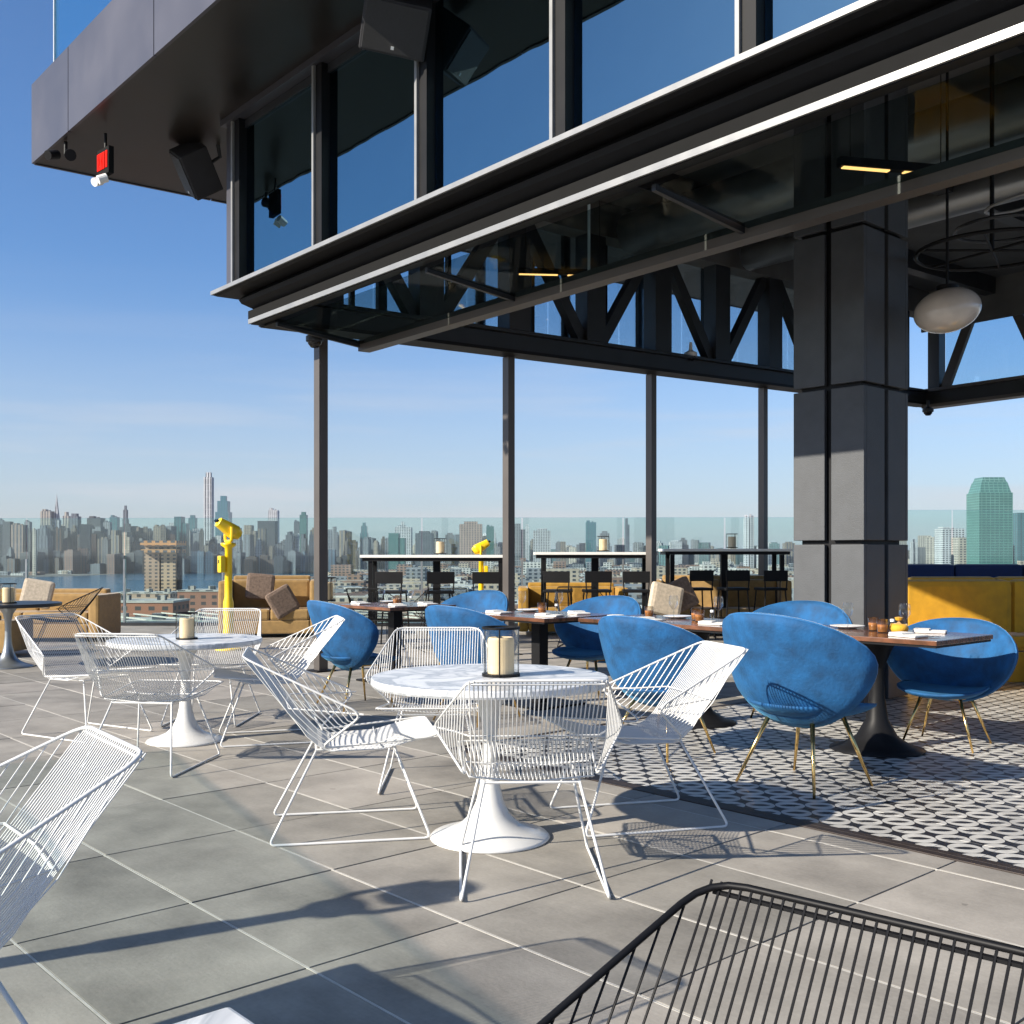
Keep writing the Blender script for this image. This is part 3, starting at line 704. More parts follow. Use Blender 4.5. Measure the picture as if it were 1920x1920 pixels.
for x_, y_, z_, lab, s_ in ((-.05, 4.80, .73, 'cream candle in a glass cylinder on the nearest marble table', 1),
    (-2.21, 7.22, .697, 'cream candle in a glass cylinder on the left marble table', .82),
    (-5.60, 11.8, .72, 'cream candle on the dark round table at the far left edge', 1.0),
    (-2.62, 15.0, .60, 'cream candle just right of the first steel column', 1.5),
    (-1.02, 15.1, 1.262, 'cream candle near the right end of the first bar table', 1.0),
    (1.33, 15.5, 1.302, 'cream candle in the middle of the second bar table', 1.0),
    (3.4, 16.4, 1.352, 'cream candle on the third bar table near the right end', 1.0)):
    place(ln, usedL, (x_, y_, z_), y_*1.3, lab, gc, s_)

# ================================================================ BLUE CHAIRS
def shell_back():
    bm = bmesh.new(); NR, NT = 10, 44; layers = []
    def pt(r, th):
        cx, sx_ = math.cos(th), math.sin(th); n = 2.9
        k = (abs(cx)**n + abs(sx_)**n) ** (-1/n)
        x_ = cx*k*r; y_ = sx_*k*r
        t = (y_+1)/2
        w_ = .28 + .195*math.sin(min(1, t*1.2)*math.pi/2)
        X = x_*w_; Z = .315 + t*.575 - .05*x_*x_*t
        Y = -.20 - .20*t + .29*(abs(X)/.475)**2.0 + .16*max(0, .35-t)**1.5*3
        return V((X, Y, Z))
    def nrm(r, th):
        e_ = .01; a = pt(r+e_, th)-pt(max(r-e_, 0), th); b_ = pt(r, th+e_)-pt(r, th-e_); n_ = a.cross(b_)
        if n_.length < 1e-9: return V((0, 1, 0))
        n_.normalize(); return n_ if n_.y > 0 else -n_
    th = .028
    for s in (-1, 1):
        c = bm.verts.new(pt(.001, 0) + nrm(.05, .3)*s*th); rings = []
        for i in range(1, NR+1):
            r = i/NR*(1 if i < NR else 1); edge = .55 if i == NR else (.9 if i == NR-1 else 1)
            rr = r*(.985 if i < NR else 1.0)
            rings.append([bm.verts.new(pt(rr, 2*math.pi*k_/NT) + nrm(min(rr, .98), 2*math.pi*k_/NT)*s*th*edge) for k_ in range(NT)])
        for k_ in range(NT):
            j = (k_+1) % NT; q = (c, rings[0][k_], rings[0][j]); bm.faces.new(q if s < 0 else q[::-1])
            for i in range(NR-1):
                q = (rings[i][k_], rings[i+1][k_], rings[i+1][j], rings[i][j]); bm.faces.new(q if s < 0 else q[::-1])
        layers.append(rings[-1])
    for k_ in range(NT):
        j = (k_+1) % NT; bm.faces.new((layers[0][k_], layers[1][k_], layers[1][j], layers[0][j]))
    bmesh.ops.recalc_face_normals(bm, faces=bm.faces); edge = [pt(1.0, 2*math.pi*k_/NT) for k_ in range(NT)]
    return bm, edge
def shell_seat():
    bm = bmesh.new(); NR, NT = 9, 44
    def pt(r, th, lo):
        cx, sx_ = math.cos(th), math.sin(th); n = 2.5; k = (abs(cx)**n + abs(sx_)**n) ** (-1/n)
        X = cx*k*r*(.30 + .03*sx_); Y = .02 + sx_*k*r*.31
        z = .405 + .035*r**3*cx*cx + .03*r**3*sx_*sx_*(1 if sx_ < 0 else -.3)
        return V((X, Y, z - (.045*(1-r**4)+.012 if lo else 0)))
    lay = []
    for lo in (0, 1):
        c = bm.verts.new(pt(0, 0, lo)); rings = [[bm.verts.new(pt(i/NR*(1 if not lo else .985), 2*math.pi*k_/NT, lo)) for k_ in range(NT)] for i in range(1, NR+1)]
        for k_ in range(NT):
            j = (k_+1) % NT; bm.faces.new((c, rings[0][k_], rings[0][j]))
            for i in range(NR-1): bm.faces.new((rings[i][k_], rings[i+1][k_], rings[i+1][j], rings[i][j]))
        lay.append(rings[-1])
    for k_ in range(NT):
        j = (k_+1) % NT; bm.faces.new((lay[0][k_], lay[1][k_], lay[1][j], lay[0][j]))
    bmesh.ops.recalc_face_normals(bm, faces=bm.faces); return bm
def blue_chair():
    t = empty('velvet_chair'); bmk, edge = shell_back()
    obj('backrest', bmk, 'velvet', t, smooth=True); obj('piping', T(edge, .0065, 6, True), 'velvet_piping', t, smooth=True)
    obj('seat', shell_seat(), 'velvet', t, smooth=True)
    for sx in (-1, 1):
        for sy in (-1, 1):
            obj('leg', T([V((sx*.13, sy*.12, .365)), V((sx*.245, sy*.235 - .02, .0))], .013, 10, r2=.007), 'gold', t, smooth=True)
    obj('seat_frame', T(rnd([V((.14,.13,.352)), V((-.14,.13,.352)), V((-.14,-.13,.352)), V((.14,-.13,.352))], .03, 3, True), .009, 6, True), 'gold', t)
    tag(t, '', 'chair'); return t
bl = blue_chair(); usedV = []
gb = 'blue velvet chairs at the dining tables'
for x_, y_, h_, lab in (
    (1.64, 5.92, (.80, .60), 'nearest blue velvet chair, biggest in view, its back turned to us'),
    (.98, 6.85, (.75, .66), 'blue velvet chair half hidden behind the right white wire chair'),
    (-.25, 8.15, (.70, .71), 'blue velvet chair behind the candle of the nearest marble table'),
    (-1.30, 8.9, (.80, .60), 'leftmost blue velvet chair standing in front of the first steel column'),
    (-.47, 10.7, (-.6, -.8), 'farthest blue velvet chair, only the top of its back showing'),
    (.70, 9.35, (-.65, -.76), 'blue velvet chair facing us beyond the middle wooden table'),
    (2.18, 8.3, (-.55, -.83), 'blue velvet chair rising as a low arc left of the clad column foot'),
    (2.90, 7.1, (-.62, -.78), 'blue velvet chair facing us beside the yellow banquette')):
    place(bl, usedV, (x_, y_, 0), heading(*h_), lab, gb, 1.08 if y_ < 6 else (.93 if x_ > 2.5 else 1.0))

# ================================================================ DINING TABLES
def dining(corner, le2, ls1, zt, label, trumpet=True):
    t = empty('dining_table', corner + E2*le2/2 - S1*ls1/2, GA); t.location.z = 0
    obj('tabletop', B(-ls1/2, ls1/2, -le2/2, le2/2, zt-.03, zt, bevel=.004), 'wood_top', t)
    obj('edge_band', B(-ls1/2+.01, ls1/2-.01, -le2/2+.01, le2/2-.01, zt-.045, zt-.031), 'black_metal', t)
    if trumpet: obj('pedestal', L([(0,0),(.30,0),(.30,.008),(.22,.03),(.13,.09),(.07,.2),(.045,.38),(.05,.55),(.10,.67),(.16,zt-.046),(0,zt-.046)], 40), 'black_metal', t, smooth=True)
    else:
        obj('pedestal', B(-.05,.05,-.05,.05,.02,zt-.046), 'black_metal', t); obj('foot_plate', B(-.28,.28,-.28,.28,0,.018, bevel=.004), 'black_metal', t)
    tag(t, label, 'table', 'wooden dining tables'); return t
cA = V((2.50, 6.25, 0))
dA = dining(cA, .76, 1.18, .765, 'wooden dining table with black trumpet foot at the right')
dB = dining(cA - S1*1.20, .76, 1.75, .765, 'wooden dining table with black trumpet foot behind the nearest blue chairs')
dC = dining(V((.254, 8.35, 0)), .85, 1.0, .765, 'wooden dining table with square black post in the middle', False)
dD = dining(V((-1.15, 10.0, 0)), .8, .95, .765, 'wooden dining table with square black post farthest left', False)
def on(t, x_, y_, z_=.765): return t.location + S1*x_ + E2*y_ + V((0,0,z_))
def napkin():
    t = empty('folded_napkin'); bm = B(-.10,.10,-.065,.065,.001,.016, bevel=.006); o = obj('cloth', bm, 'linen', t)
    obj('fold', B(-.10,.0,-.06,.06,.0165,.026, bevel=.004), 'linen', t)
    tag(t, '', 'napkin'); return t
def plate():
    t = empty('plate'); obj('dish', L([(0,.002),(.06,.002),(.065,.006),(.115,.018),(.117,.021),(.112,.021),(.06,.009),(0,.008)], 36), 'ceramic', t, smooth=True); tag(t,'','plate'); return t
def tumbler():
    t = empty('amber_tumbler'); obj('glass', L([(0,.0),(.032,.0),(.038,.09),(.036,.09),(.031,.006),(0,.006)], 20), 'glass_jar', t, smooth=True); obj('drink', L([(0,.007),(.030,.007),(.0345,.055),(0,.055)],20), 'amber_glass', t); tag(t,'','glass'); return t
def shaker():
    t = empty('salt_shaker'); obj('jar', L([(0,0),(.018,0),(.018,.05),(.014,.06),(0,.06)], 14), 'glass_jar', t); obj('cap', L([(0,.0605),(.015,.0605),(.015,.078),(0,.08)],14), 'lamp_white', t); tag(t,'','shaker'); return t
def book():
    t = empty('yellow_cloth_bundle'); obj('cloth', L([(0,0),(.05,.0),(.062,.03),(.05,.06),(.03,.045),(0,.08)], 14), 'yellow_fabric', t, smooth=True); obj('knot', L([(0,.078),(.02,.082),(.028,.1),(0,.105)], 10), 'yellow_fabric', t); tag(t, '', 'bundle'); return t
npk, plt_, tmb, shk = napkin(), plate(), tumbler(), shaker(); u1, u2, u3, u4 = [], [], [], []
def rep(proto, used, items, group):
    for t_, x_, y_, lab in items: place(proto, used, on(t_, x_, y_), rng.uniform(-.4, .4) + GA, lab, group)
names = {dA: 'right wooden table', dB: 'second wooden table from the right', dC: 'middle wooden table', dD: 'farthest left wooden table'}
for t_ in (dA, dB, dC, dD):
    n_ = names[t_]
    rep(npk, u1, [(t_, .32, -.20, 'folded white napkin at the near right place of the ' + n_), (t_, -.28, -.22, 'folded white napkin at the near left place of the ' + n_), (t_, .25, .22, 'folded white napkin at the far right place of the ' + n_)], 'folded napkins')
    rep(plt_, u2, [(t_, -.32, .18, 'white plate at the far left place of the ' + n_)], 'plates')
    rep(tmb, u3, [(t_, .05, -.02, 'amber tumbler in the middle of the ' + n_), (t_, -.08, .10, 'amber tumbler towards the far side of the ' + n_)], 'amber tumblers')
    rep(shk, u4, [(t_, .0, .20, 'small shaker on the ' + n_)], 'shakers')
def fork():
    t = empty('fork'); obj('handle', T([V((0,-.09,.004)), V((0,.02,.005)), V((0,.05,.008))], .003, 5), 'rail_post', t); obj('tines', B(-.010, .010, .05, .09, .005, .0075, bevel=.001), 'rail_post', t); tag(t, '', 'fork'); return t
def wineglass():
    t = empty('wine_glass'); obj('bowl', L([(.012,.085),(.036,.12),(.038,.16),(.032,.19)], 18), 'glass_jar', t, smooth=True); obj('stem', L([(0,.0),(.032,.001),(.03,.004),(.004,.008),(.004,.08),(.012,.086),(0,.088)], 16), 'glass_jar', t, smooth=True); tag(t, '', 'glass'); return t
frk, wgl = fork(), wineglass(); u5, u6 = [], []
for t_ in (dA, dB, dC, dD):
    n_ = names[t_]
    rep(frk, u5, [(t_, .44, -.18, 'fork right of the near right napkin on the ' + n_), (t_, -.15, -.22, 'fork right of the near left napkin on the ' + n_)], 'forks')
    rep(wgl, u6, [(t_, .15, .08, 'empty wine glass right of centre on the ' + n_), (t_, -.20, -.02, 'empty wine glass left of centre on the ' + n_)], 'wine glasses')
rep(npk, u1, [(dB, -.62, -.15, 'folded white napkin at the far left end of the second wooden table')], 'folded napkins')
rep(tmb, u3, [(dB, -.55, .1, 'amber tumbler at the far left end of the second wooden table')], 'amber tumblers')
bk = book(); bk.location = on(dA, .12, .06); bk['label'] = 'yellow cloth bundle in the middle of the right wooden table'

# ================================================================ SOFAS, BAR TABLES, VIEWERS
def sofa(name, loc, rz, w_, d_, hb, fab, label, arm=(1, 1), seats=2):
    t = empty(name, loc, rz); aw = .16; x0 = -w_/2 + aw*arm[0]; x1 = w_/2 - aw*arm[1]
    obj('base', B(x0, x1, -d_/2, d_/2, .06, .26, bevel=.02), fab, t)
    n = seats; sw = (x1-x0)/n
    for q in range(n):
        obj('seat_cushion', B(x0+sw*q+.006, x0+sw*(q+1)-.006, -d_/2, d_/2-.2, .262, .43, bevel=.035), fab, t)
        obj('back_cushion', B(x0+sw*q+.006, x0+sw*(q+1)-.006, d_/2-.36, d_/2-.19, .40, hb-.06, bevel=.04), fab, t)
    obj('back', B(x0, x1, d_/2-.185, d_/2, .262, hb, bevel=.03), fab, t)
    for s in range(2):
        if arm[s]:
            xa = -w_/2 if s == 0 else x1; obj('arm', B(xa, xa+aw-.003, -d_/2, d_/2, .06, hb-.06, bevel=.04), fab, t)
    tag(t, label, 'sofa', 'terrace sofas'); return t
sofa('tan_sofa', (-3.72, 16.4, 0), R(10), 1.5, .95, .92, 'tan_fabric', 'tan sofa with high arm between the yellow viewer and first column')
sofa('tan_sofa', (-7.0, 15.6, 0), R(0), 2.2, .9, .74, 'tan_fabric', 'tan sofa behind the dark round table at the far left')
sofa('tan_sofa', (-6.65, 13.2, 0), R(180), 1.1, .7, .52, 'tan_fabric', 'low tan sofa turned away from us at the far left')
sofa('tan_sofa', (.95, 16.8, 0), R(0), 1.7, .9, .80, 'mustard', 'mustard sofa beneath the second bar table')
sofa('tan_sofa', (3.25, 16.6, 0), R(-8), 2.1, .9, .92, 'tan_fabric', 'tan sofa between the third and fourth columns')
def rbox(w_, h_, d_, bev): return B(-w_/2, w_/2, -d_/2, d_/2, -h_/2, h_/2, bevel=bev)
for px, py, Y, m_, ang, lab in ((1248, 1125, 13.2, 'cushion_tan', 14, 'tan cushion leaning right of the third column'), (1272, 1118, 13.4, 'cushion_brown', -24, 'brown speckled cushion leaning against the tan one'), (70, 1113, 15.2, 'cushion_tan', 10, 'pale cushion on the tan sofa at the far left'), (530, 1128, 16.0, 'cushion_brown', 60, 'dark rumpled cushion on the tan sofa before the first column'), (488, 1100, 16.2, 'cushion_brown', 5, 'brown cushion against the back of the tan sofa')):
    o = obj('cushion', rbox(.42, .40, .13, .05), m_); o.location = P(px, py, Y); o.rotation_euler = (R(-12), R(ang), .2); tag(o, lab, 'cushion')
# bench carrying the two leaning cushions
bn = empty('low_bench', (2.0, 13.6, 0)); obj('seat', B(-.5, .5, -.3, .3, .34, .46, bevel=.03), 'cushion_brown', bn); obj('frame', B(-.48, .48, -.28, .28, .0, .338), 'black_metal', bn)
tag(bn, 'low dark bench right of the third column holding two cushions', 'bench')
def bar_table(x0, x1, Y, z, label):
    t = empty('bar_table', ((x0+x1)/2, Y, 0)); w_ = x1-x0
    obj('tabletop', B(-w_/2, w_/2, -.32, .32, z-.05, z-.012, bevel=.004), 'linen', t)
    obj('apron', B(-w_/2+.03, w_/2-.03, -.29, .29, z-.10, z-.051), 'black_metal', t)
    for sx in (-1, 1):
        for sy in (-1, 1): obj('leg', B(sx*(w_/2-.14)-.03, sx*(w_/2-.14)+.03, sy*.24-.03, sy*.24+.03, 0, z-.101), 'black_metal', t)
        obj('cross_rail', B(sx*(w_/2-.14)-.02, sx*(w_/2-.14)+.02, -.21, .21, .28, .32), 'black_metal', t)
    obj('foot_rail', B(-w_/2+.18, w_/2-.18, .22, .26, .28, .32), 'black_metal', t); obj('centre_post', B(-.05, .05, -.05, .05, 0, z-.101), 'black_metal', t)
    tag(t, label, 'bar table', 'high bar tables along the glass railing'); return t
bar_table(-2.12, -.02, 15.1, 1.26, 'high bar table with white top between first and second columns')
bar_table(.32, 2.10, 15.5, 1.30, 'high bar table with white top between second and third columns')
bar_table(2.3, 4.25, 16.4, 1.35, 'high bar table with white top left of the clad column')
def stool(loc, label):
    t = empty('bar_stool', loc); obj('seat', B(-.19,.19,-.17,.17,.72,.76,bevel=.01), 'black_metal', t)
    obj('backrest', B(-.19,.19,.15,.18,.86,1.02,bevel=.006), 'black_metal', t)
    for sx in (-1,1):
        for sy in (-1,1): obj('leg', T([V((sx*.16,sy*.15,.72)), V((sx*.21,sy*.2,0))], .011, 6), 'black_metal', t)
        obj('back_post', T([V((sx*.17,.165,.76)), V((sx*.18,.17,.9))], .01, 6), 'black_metal', t)
    obj('foot_ring', T(rnd([V((.19,.18,.3)),V((-.19,.18,.3)),V((-.19,-.18,.3)),V((.19,-.18,.3))],.02,2,True), .008, 6, True), 'black_metal', t)
    tag(t, label, 'stool'); return t
st = stool((0,0,0), ''); uS = []
for x_, y_, lab in ((-1.65,14.6,'black bar stool at the left end of the first bar table'), (-.35,14.55,'black bar stool at the right end of the first bar table'), (.65,15.0,'black bar stool at the left end of the second bar table'), (1.75,15.0,'black bar stool at the right end of the second bar table'), (2.75,15.8,'black bar stool at the left end of the third bar table'), (3.85,15.8,'black bar stool nearest the clad column'), (-1.0,14.6,'black bar stool in the middle of the first bar table'), (1.2,15.05,'black bar stool in the middle of the second bar table'), (3.3,15.85,'black bar stool in the middle of the third bar table')):
    place(st, uS, (x_, y_, 0), rng.uniform(-.3,.3)+math.pi, lab, 'black bar stools')
def viewer(loc, rz, label, s=1):
    t = empty('tower_viewer', loc, rz)
    obj('foot', L([(0,0),(.17,0),(.17,.02),(.09,.05),(.045,.10),(0,.1)], 28), 'yellow_paint', t)
    obj('post', L([(.068,.101),(.068,.62),(.050,.70),(.046,1.34),(.10,1.38),(.10,1.41),(0,1.41)], 24), 'yellow_paint', t, smooth=True)
    obj('yoke', T(rnd([V((-.12,0,1.62)),V((-.12,0,1.43)),V((.12,0,1.43)),V((.12,0,1.62))],.05,3), .022, 8), 'yellow_paint', t)
    cb = obj('coin_box', B(-.06, .06, -.13, -.06, 1.02, 1.24, bevel=.012), 'yellow_paint', t); obj('coin_slot', B(-.02, .02, -.134, -.131, 1.14, 1.19), 'lens', cb)
    hd = obj('head', bmesh.new(), 'yellow_paint', t)
    bm = bmesh.new(); 
    rs = [(-.27,.085,.045),(-.25,.12,.10),(-.05,.145,.13),(.14,.165,.15),(.17,.16,.145),(.27,.11,.10)]
    rings = []
    for y_, a, b_ in rs:
        ring = []
        for q in range(24):
            th = 2*math.pi*q/24; cx, sx_ = math.cos(th), math.sin(th); k = (abs(cx)**3+abs(sx_)**3)**(-1/3); ring.append(bm.verts.new((a*cx*k, y_, b_*sx_*k)))
        rings.append(ring)
    for r0, r1 in zip(rings, rings[1:]):
        for q in range(24): bm.faces.new((r0[q], r0[(q+1)%24], r1[(q+1)%24], r1[q]))
    bm.faces.new(rings[0][::-1]); bm.faces.new(rings[-1]); bmesh.ops.recalc_face_normals(bm, faces=bm.faces); bm.to_mesh(hd.data); bm.free()
    hd.scale = (.64,)*3; hd.location = (0, 0, 1.60); hd.rotation_euler = (R(-32), 0, 0)
    for sx in (-1, 1): obj('eyepiece', T([V((sx*.05,-.272,0)), V((sx*.05,-.32,0))], .03, 12), 'lens', hd); obj('lens', T([V((sx*.05,.272,0)), V((sx*.05,.285,0))], .04, 14), 'lens', hd)
    t.scale = (s,)*3; tag(t, label, 'viewer', 'yellow coin viewers on the terrace'); return t
viewer((-3.74, 14.0, 0), R(-55), 'yellow coin viewer on a post left of the tan sofa')
viewer((-.50, 17.2, 0), R(90), 'yellow coin viewer behind the first bar table', .86)
viewer((-2.95, 2.60, 0), R(-62), 'yellow coin viewer outside the left edge, seen only by its shadow')
# banquettes at the right
def banquette(loc, rz, w_, d_, hb, fab, label, n=3):
    t = empty('banquette', loc, rz); obj('plinth', B(-w_/2, w_/2, -d_/2, d_/2, 0, .30, bevel=.01), fab, t); sw = w_/n
    for q in range(n):
        obj('seat_cushion', B(-w_/2+sw*q+.004, -w_/2+sw*(q+1)-.004, -d_/2, d_/2-.21, .302, .46, bevel=.05), fab, t)
        obj('back_cushion', B(-w_/2+sw*q+.004, -w_/2+sw*(q+1)-.004, d_/2-.20, d_/2, .302, hb, bevel=.07), fab, t)
    tag(t, label, 'banquette'); return t
banquette((5.25, 10.9, 0), R(4), 2.4, .75, 1.0, 'yellow_fabric', 'yellow upholstered banquette behind the clad column foot', 2)
banquette((5.4, 9.6, 0), R(90), 1.1, .85, .86, 'yellow_fabric', 'yellow banquette end at the right edge of the picture', 1)
banquette((8.0, 16.4, 0), R(-3), 4.2, .8, 1.10, 'navy_fabric', 'long navy banquette beyond the yellow one', 4)
banquette((6.7, 13.2, 0), R(4), 3.4, .8, .98, 'yellow_fabric', 'second yellow banquette in the row before the navy one', 3)
# glass railing
def rail(p0, p1, n, ztop, label, gap=.015, gm='glass_rail'):
    t = empty('glass_railing', p0); d_ = (p1-p0); ang = math.atan2(d_.y, d_.x); t.rotation_euler = (0,0,ang); Lh = d_.length/n
    for q in range(n):
        obj('glass_panel', B(Lh*q+gap, Lh*(q+1)-gap, -.009, .009, .06, ztop), gm, t)
        obj('post', B(Lh*q-.014, Lh*q+.014, -.03, .03, 0, ztop*.62), 'rail_post', t)
    obj('base_channel', B(0, d_.length, -.05, .05, -.03, .058), 'dark_metal', t)
    obj('top_edge', B(0, d_.length, -.010, .010, ztop+.001, ztop+.008), 'glass_cler', t)
    tag(t, label, 'railing'); return t
rail(V((-15.5, 18.9, 0)), V((5.4, 18.2, 0)), 12, 1.88, 'tall glass railing along the city edge of the terrace')
rail(V((5.5, 18.15, 0)), V((21.5, 17.6, 0)), 8, 2.0, 'glass railing right of the clad column beyond the banquettes')
rail(V((-5.4, 5.2, 0)), V((-2.9, .75, 0)), 4, 1.9, 'glass screen left of the picture casting a faint green shade', .0015, 'glass_screen')

# ================================================================ CITY
gz = -76.0
bm = bmesh.new(); 
cg = obj('city_ground', box(bm, -90000, 90000, -20000, 120000, gz-5, gz), None or 'slab'); tag(cg, kind='structure')
mat('city_soil', (.14, .13, .115), .95, 0, .4, .004); cg.data.materials.clear(); cg.data.materials.append(M['city_soil'])
m = mat('river_water', (.04, .12, .19), .12, 0, 0, bump=0)
nt = m.node_tree; b = nt.nodes['Principled BSDF']; tc = nt.nodes.new('ShaderNodeTexCoord'); n = nt.nodes.new('ShaderNodeTexNoise'); n.inputs['Scale'].default_value = .06; n.inputs['Detail'].default_value = 8
nt.links.new(tc.outputs['Object'], n.inputs['Vector']); bp = nt.nodes.new('ShaderNodeBump'); bp.inputs['Strength'].default_value = 1; bp.inputs['Distance'].default_value = 3; nt.links.new(n.outputs['Fac'], bp.inputs['Height']); nt.links.new(bp.outputs[0], b.inputs['Normal'])
def GY(px, py, z=gz): d = F_PX*(H-z)/(py-CY); return V(((px-CX)/F_PX*d, d, z))
shore_far = [(-900, 1078), (-200, 1082), (0, 1083), (150, 1080), (260, 1074), (400, 1071), (520, 1066), (640, 1062), (760, 1058), (900, 1056)]
shore_near = [(900, 1060), (720, 1071), (600, 1082), (500, 1098), (400, 1112), (300, 1126), (150, 1142), (0, 1150), (-300, 1165), (-900, 1180)]
bm = bmesh.new(); vs_ = [bm.verts.new(GY(x_, y_, gz+.6)) for x_, y_ in shore_far + shore_near]; bm.faces.new(vs_)
bmesh.ops.recalc_face_normals(bm, faces=bm.faces)
rv = obj('river', bm, 'river_water'); tag(rv, kind='structure')
cube = {}
def unit(mn, v=0):
    if (mn, v) not in cube:
        if v == 0: bm = B(-.5, .5, -.5, .5, 0, 1)
        elif v == 1: bm = box(B(-.5, .5, -.5, .5, 0, .95), -.3, .3, -.3, .3, .9501, 1)
        elif v == 2: bm = box(box(B(-.5, .5, -.5, .5, 0, .78), -.38, .38, -.4, .4, .7801, .93), -.2, .2, -.2, .2, .9301, 1)
        elif v == 3: bm = box(box(B(-.5, .5, -.5, .5, 0, .965), -.42, -.1, -.3, .3, .9651, 1), .1, .25, -.1, .1, .9651, .985)
        elif v == 4: bm = box(B(-.5, .12, -.5, .5, 0, 1), .1201, .5, -.45, .45, 0, .88)
        cube[(mn, v)] = bm2('building_block', bm, mn)
    return cube[(mn, v)]
def tower(px0, px1, ytop, d, color, mn='facade', label=None, cat='building', group=None, depth=None, name='city_building', extra=None, rz=0):
    x_ = ((px0+px1)/2 - CX)*d/F_PX; w_ = (px1-px0)*d/F_PX; zt = H - (ytop-CY)*d/F_PX; dp = depth or min(w_, 60)
    o = mobj(name, unit(mn, rng.choice((0, 1, 1, 2, 3, 3, 4))), None, (x_, d, gz), rz); o.scale = (w_, dp, zt-gz); o.color = (*color, 1); o['category'] = cat
    if label: o['label'] = label
    if group: o['group'] = group
    return o
C_ = dict(brick=(.30,.16,.12), tan=(.45,.36,.27), cream=(.60,.54,.46), grey=(.30,.31,.33), dark=(.08,.09,.11), blue=(.12,.20,.28), white=(.75,.76,.78), brown=(.20,.13,.10), slate=(.16,.19,.23), pink=(.50,.36,.30), teal=(.14,.27,.28))
# landmark towers
LM = [  # px0,px1,ytop,dist,colour,material,label
 (0,7,972,4300,'slate','facade','slate tower at the very left edge of the skyline'),
 (8,22,978,4200,'dark','facade_strip','dark narrow tower second from the left edge of the skyline'),
 (26,48,981,3900,'pink','facade_strip','pinkish slab near the left end of the skyline'),
 (48,58,975,4300,'grey','facade','grey slab right of the pinkish one near the left end'),
 (62,68,990,3500,'cream','facade','very thin cream tower standing on the left shore'),
 (70,94,985,3900,'slate','facade_strip','broad slate block left of the needle spire'),
 (80,100,955,5200,'cream','facade_strip','cream tower just left of the needle spire'),
 (118,132,960,5000,'cream','facade_strip','cream tower just right of the needle spire'),
 (132,149,963,4700,'slate','facade_strip','slate tower right of the cream pair by the spire'),
 (168,193,968,4800,'dark','facade','dark flat-topped block between the spire and thin mast tower'),
 (196,208,976,4600,'grey','facade','grey block left of the thin mast tower'),
 (208,222,966,4700,'slate','facade_glass','slate glass tower left of the thin mast tower'),
 (231,240,948,5600,'slate','facade_strip','thin tower with a wider cap at the middle of the left skyline'),
 (224,252,982,4500,'dark','facade','dark broad block beneath the thin capped tower'),
 (290,306,984,4200,'tan','facade','tan block just left of the twin brown towers top'),
 (316,330,980,4300,'white','facade','white slab behind the brown tower'),
 (330,352,969,4300,'dark','facade_glass','dark glass block right of the brown riverside tower'),
 (355,368,966,4800,'slate','facade_glass','slate tower left of the tall white tower'),
 (384,399,886,5200,'white','facade_strip','tallest slim white tower left of the yellow viewer'),
 (407,432,930,4700,'blue','facade_glass','dark blue flat-topped tower right behind the yellow viewer'),
 (505,522,953,5000,'white','facade','white-topped tower midway between viewer and first column'),
 (486,518,977,4500,'dark','facade','dark broad block in front of the white-topped tower'),
 (552,562,975,4600,'slate','facade','thin slate tower left of the green glass one'),
 (563,576,960,4200,'teal','facade_teal','green glass tower just left of the first column'),
 (460,482,985,4100,'tan','facade','tan stepped block left of the dark broad block'),
 (440,452,990,3900,'grey','facade','grey block right of the yellow viewer head'),
 (676,690,980,4600,'slate','facade_glass','slate tower halfway between first column and white building'),
 (742,772,986,4200,'white','facade','white stepped building seen through the railing above the bar table'),
 (748,762,978,4600,'white','facade','white crown behind the stepped building'),
 (730,760,1000,3900,'teal','facade_teal','teal block in front of the white stepped building'),
 (780,812,996,3800,'slate','facade','slate block right of the white stepped building'),
 (862,904,978,3600,'pink','facade','broad pink-tan block left of the second column'),
 (912,926,984,4200,'teal','facade_teal','pale green block touching the second column'),
 (962,985,982,4200,'grey','facade','grey block just right of the second column'),
 (985,992,983,4600,'white','facade','thin white block right of the second column'),
 (1000,1032,991,4000,'white','facade','white hipped block between second and third columns'),
 (1098,1117,976,4000,'blue','facade_glass','dark blue tower between second and third columns'),
 (1125,1142,996,4400,'grey','facade','grey block right of the dark blue tower'),
 (1172,1180,972,4600,'slate','facade','thin slate tower left of the third column'),
 (1395,1403,966,3600,'white','facade','left one of two striped chimneys before the fourth column'),
 (1405,1413,964,3600,'white','facade','right one of two striped chimneys before the fourth column'),
 (1900,1935,962,3000,'dark','facade_glass','dark tower cut by the right edge of the picture'),
 (1760,1800,988,3000,'white','facade','low white block left of the green glass tower'),
 (1790,1822,1008,2600,'cream','facade','cream block at the left foot of the green glass tower'),
 (1850,1893,1012,2500,'cream','facade','cream low block at the right foot of the green glass tower')]
for a in LM:
    x0,x1,yt,d,c_,mn,lab = a; u_ = rng.uniform(.5,.85); c_ = tuple(v*u_ for v in C_[c_]); tower(x0,x1,yt,d,c_,mn,lab)
def lpart(px0, px1, y0, y1, d, name, bm_fn, mn, parent_loc, color, par):
    pass
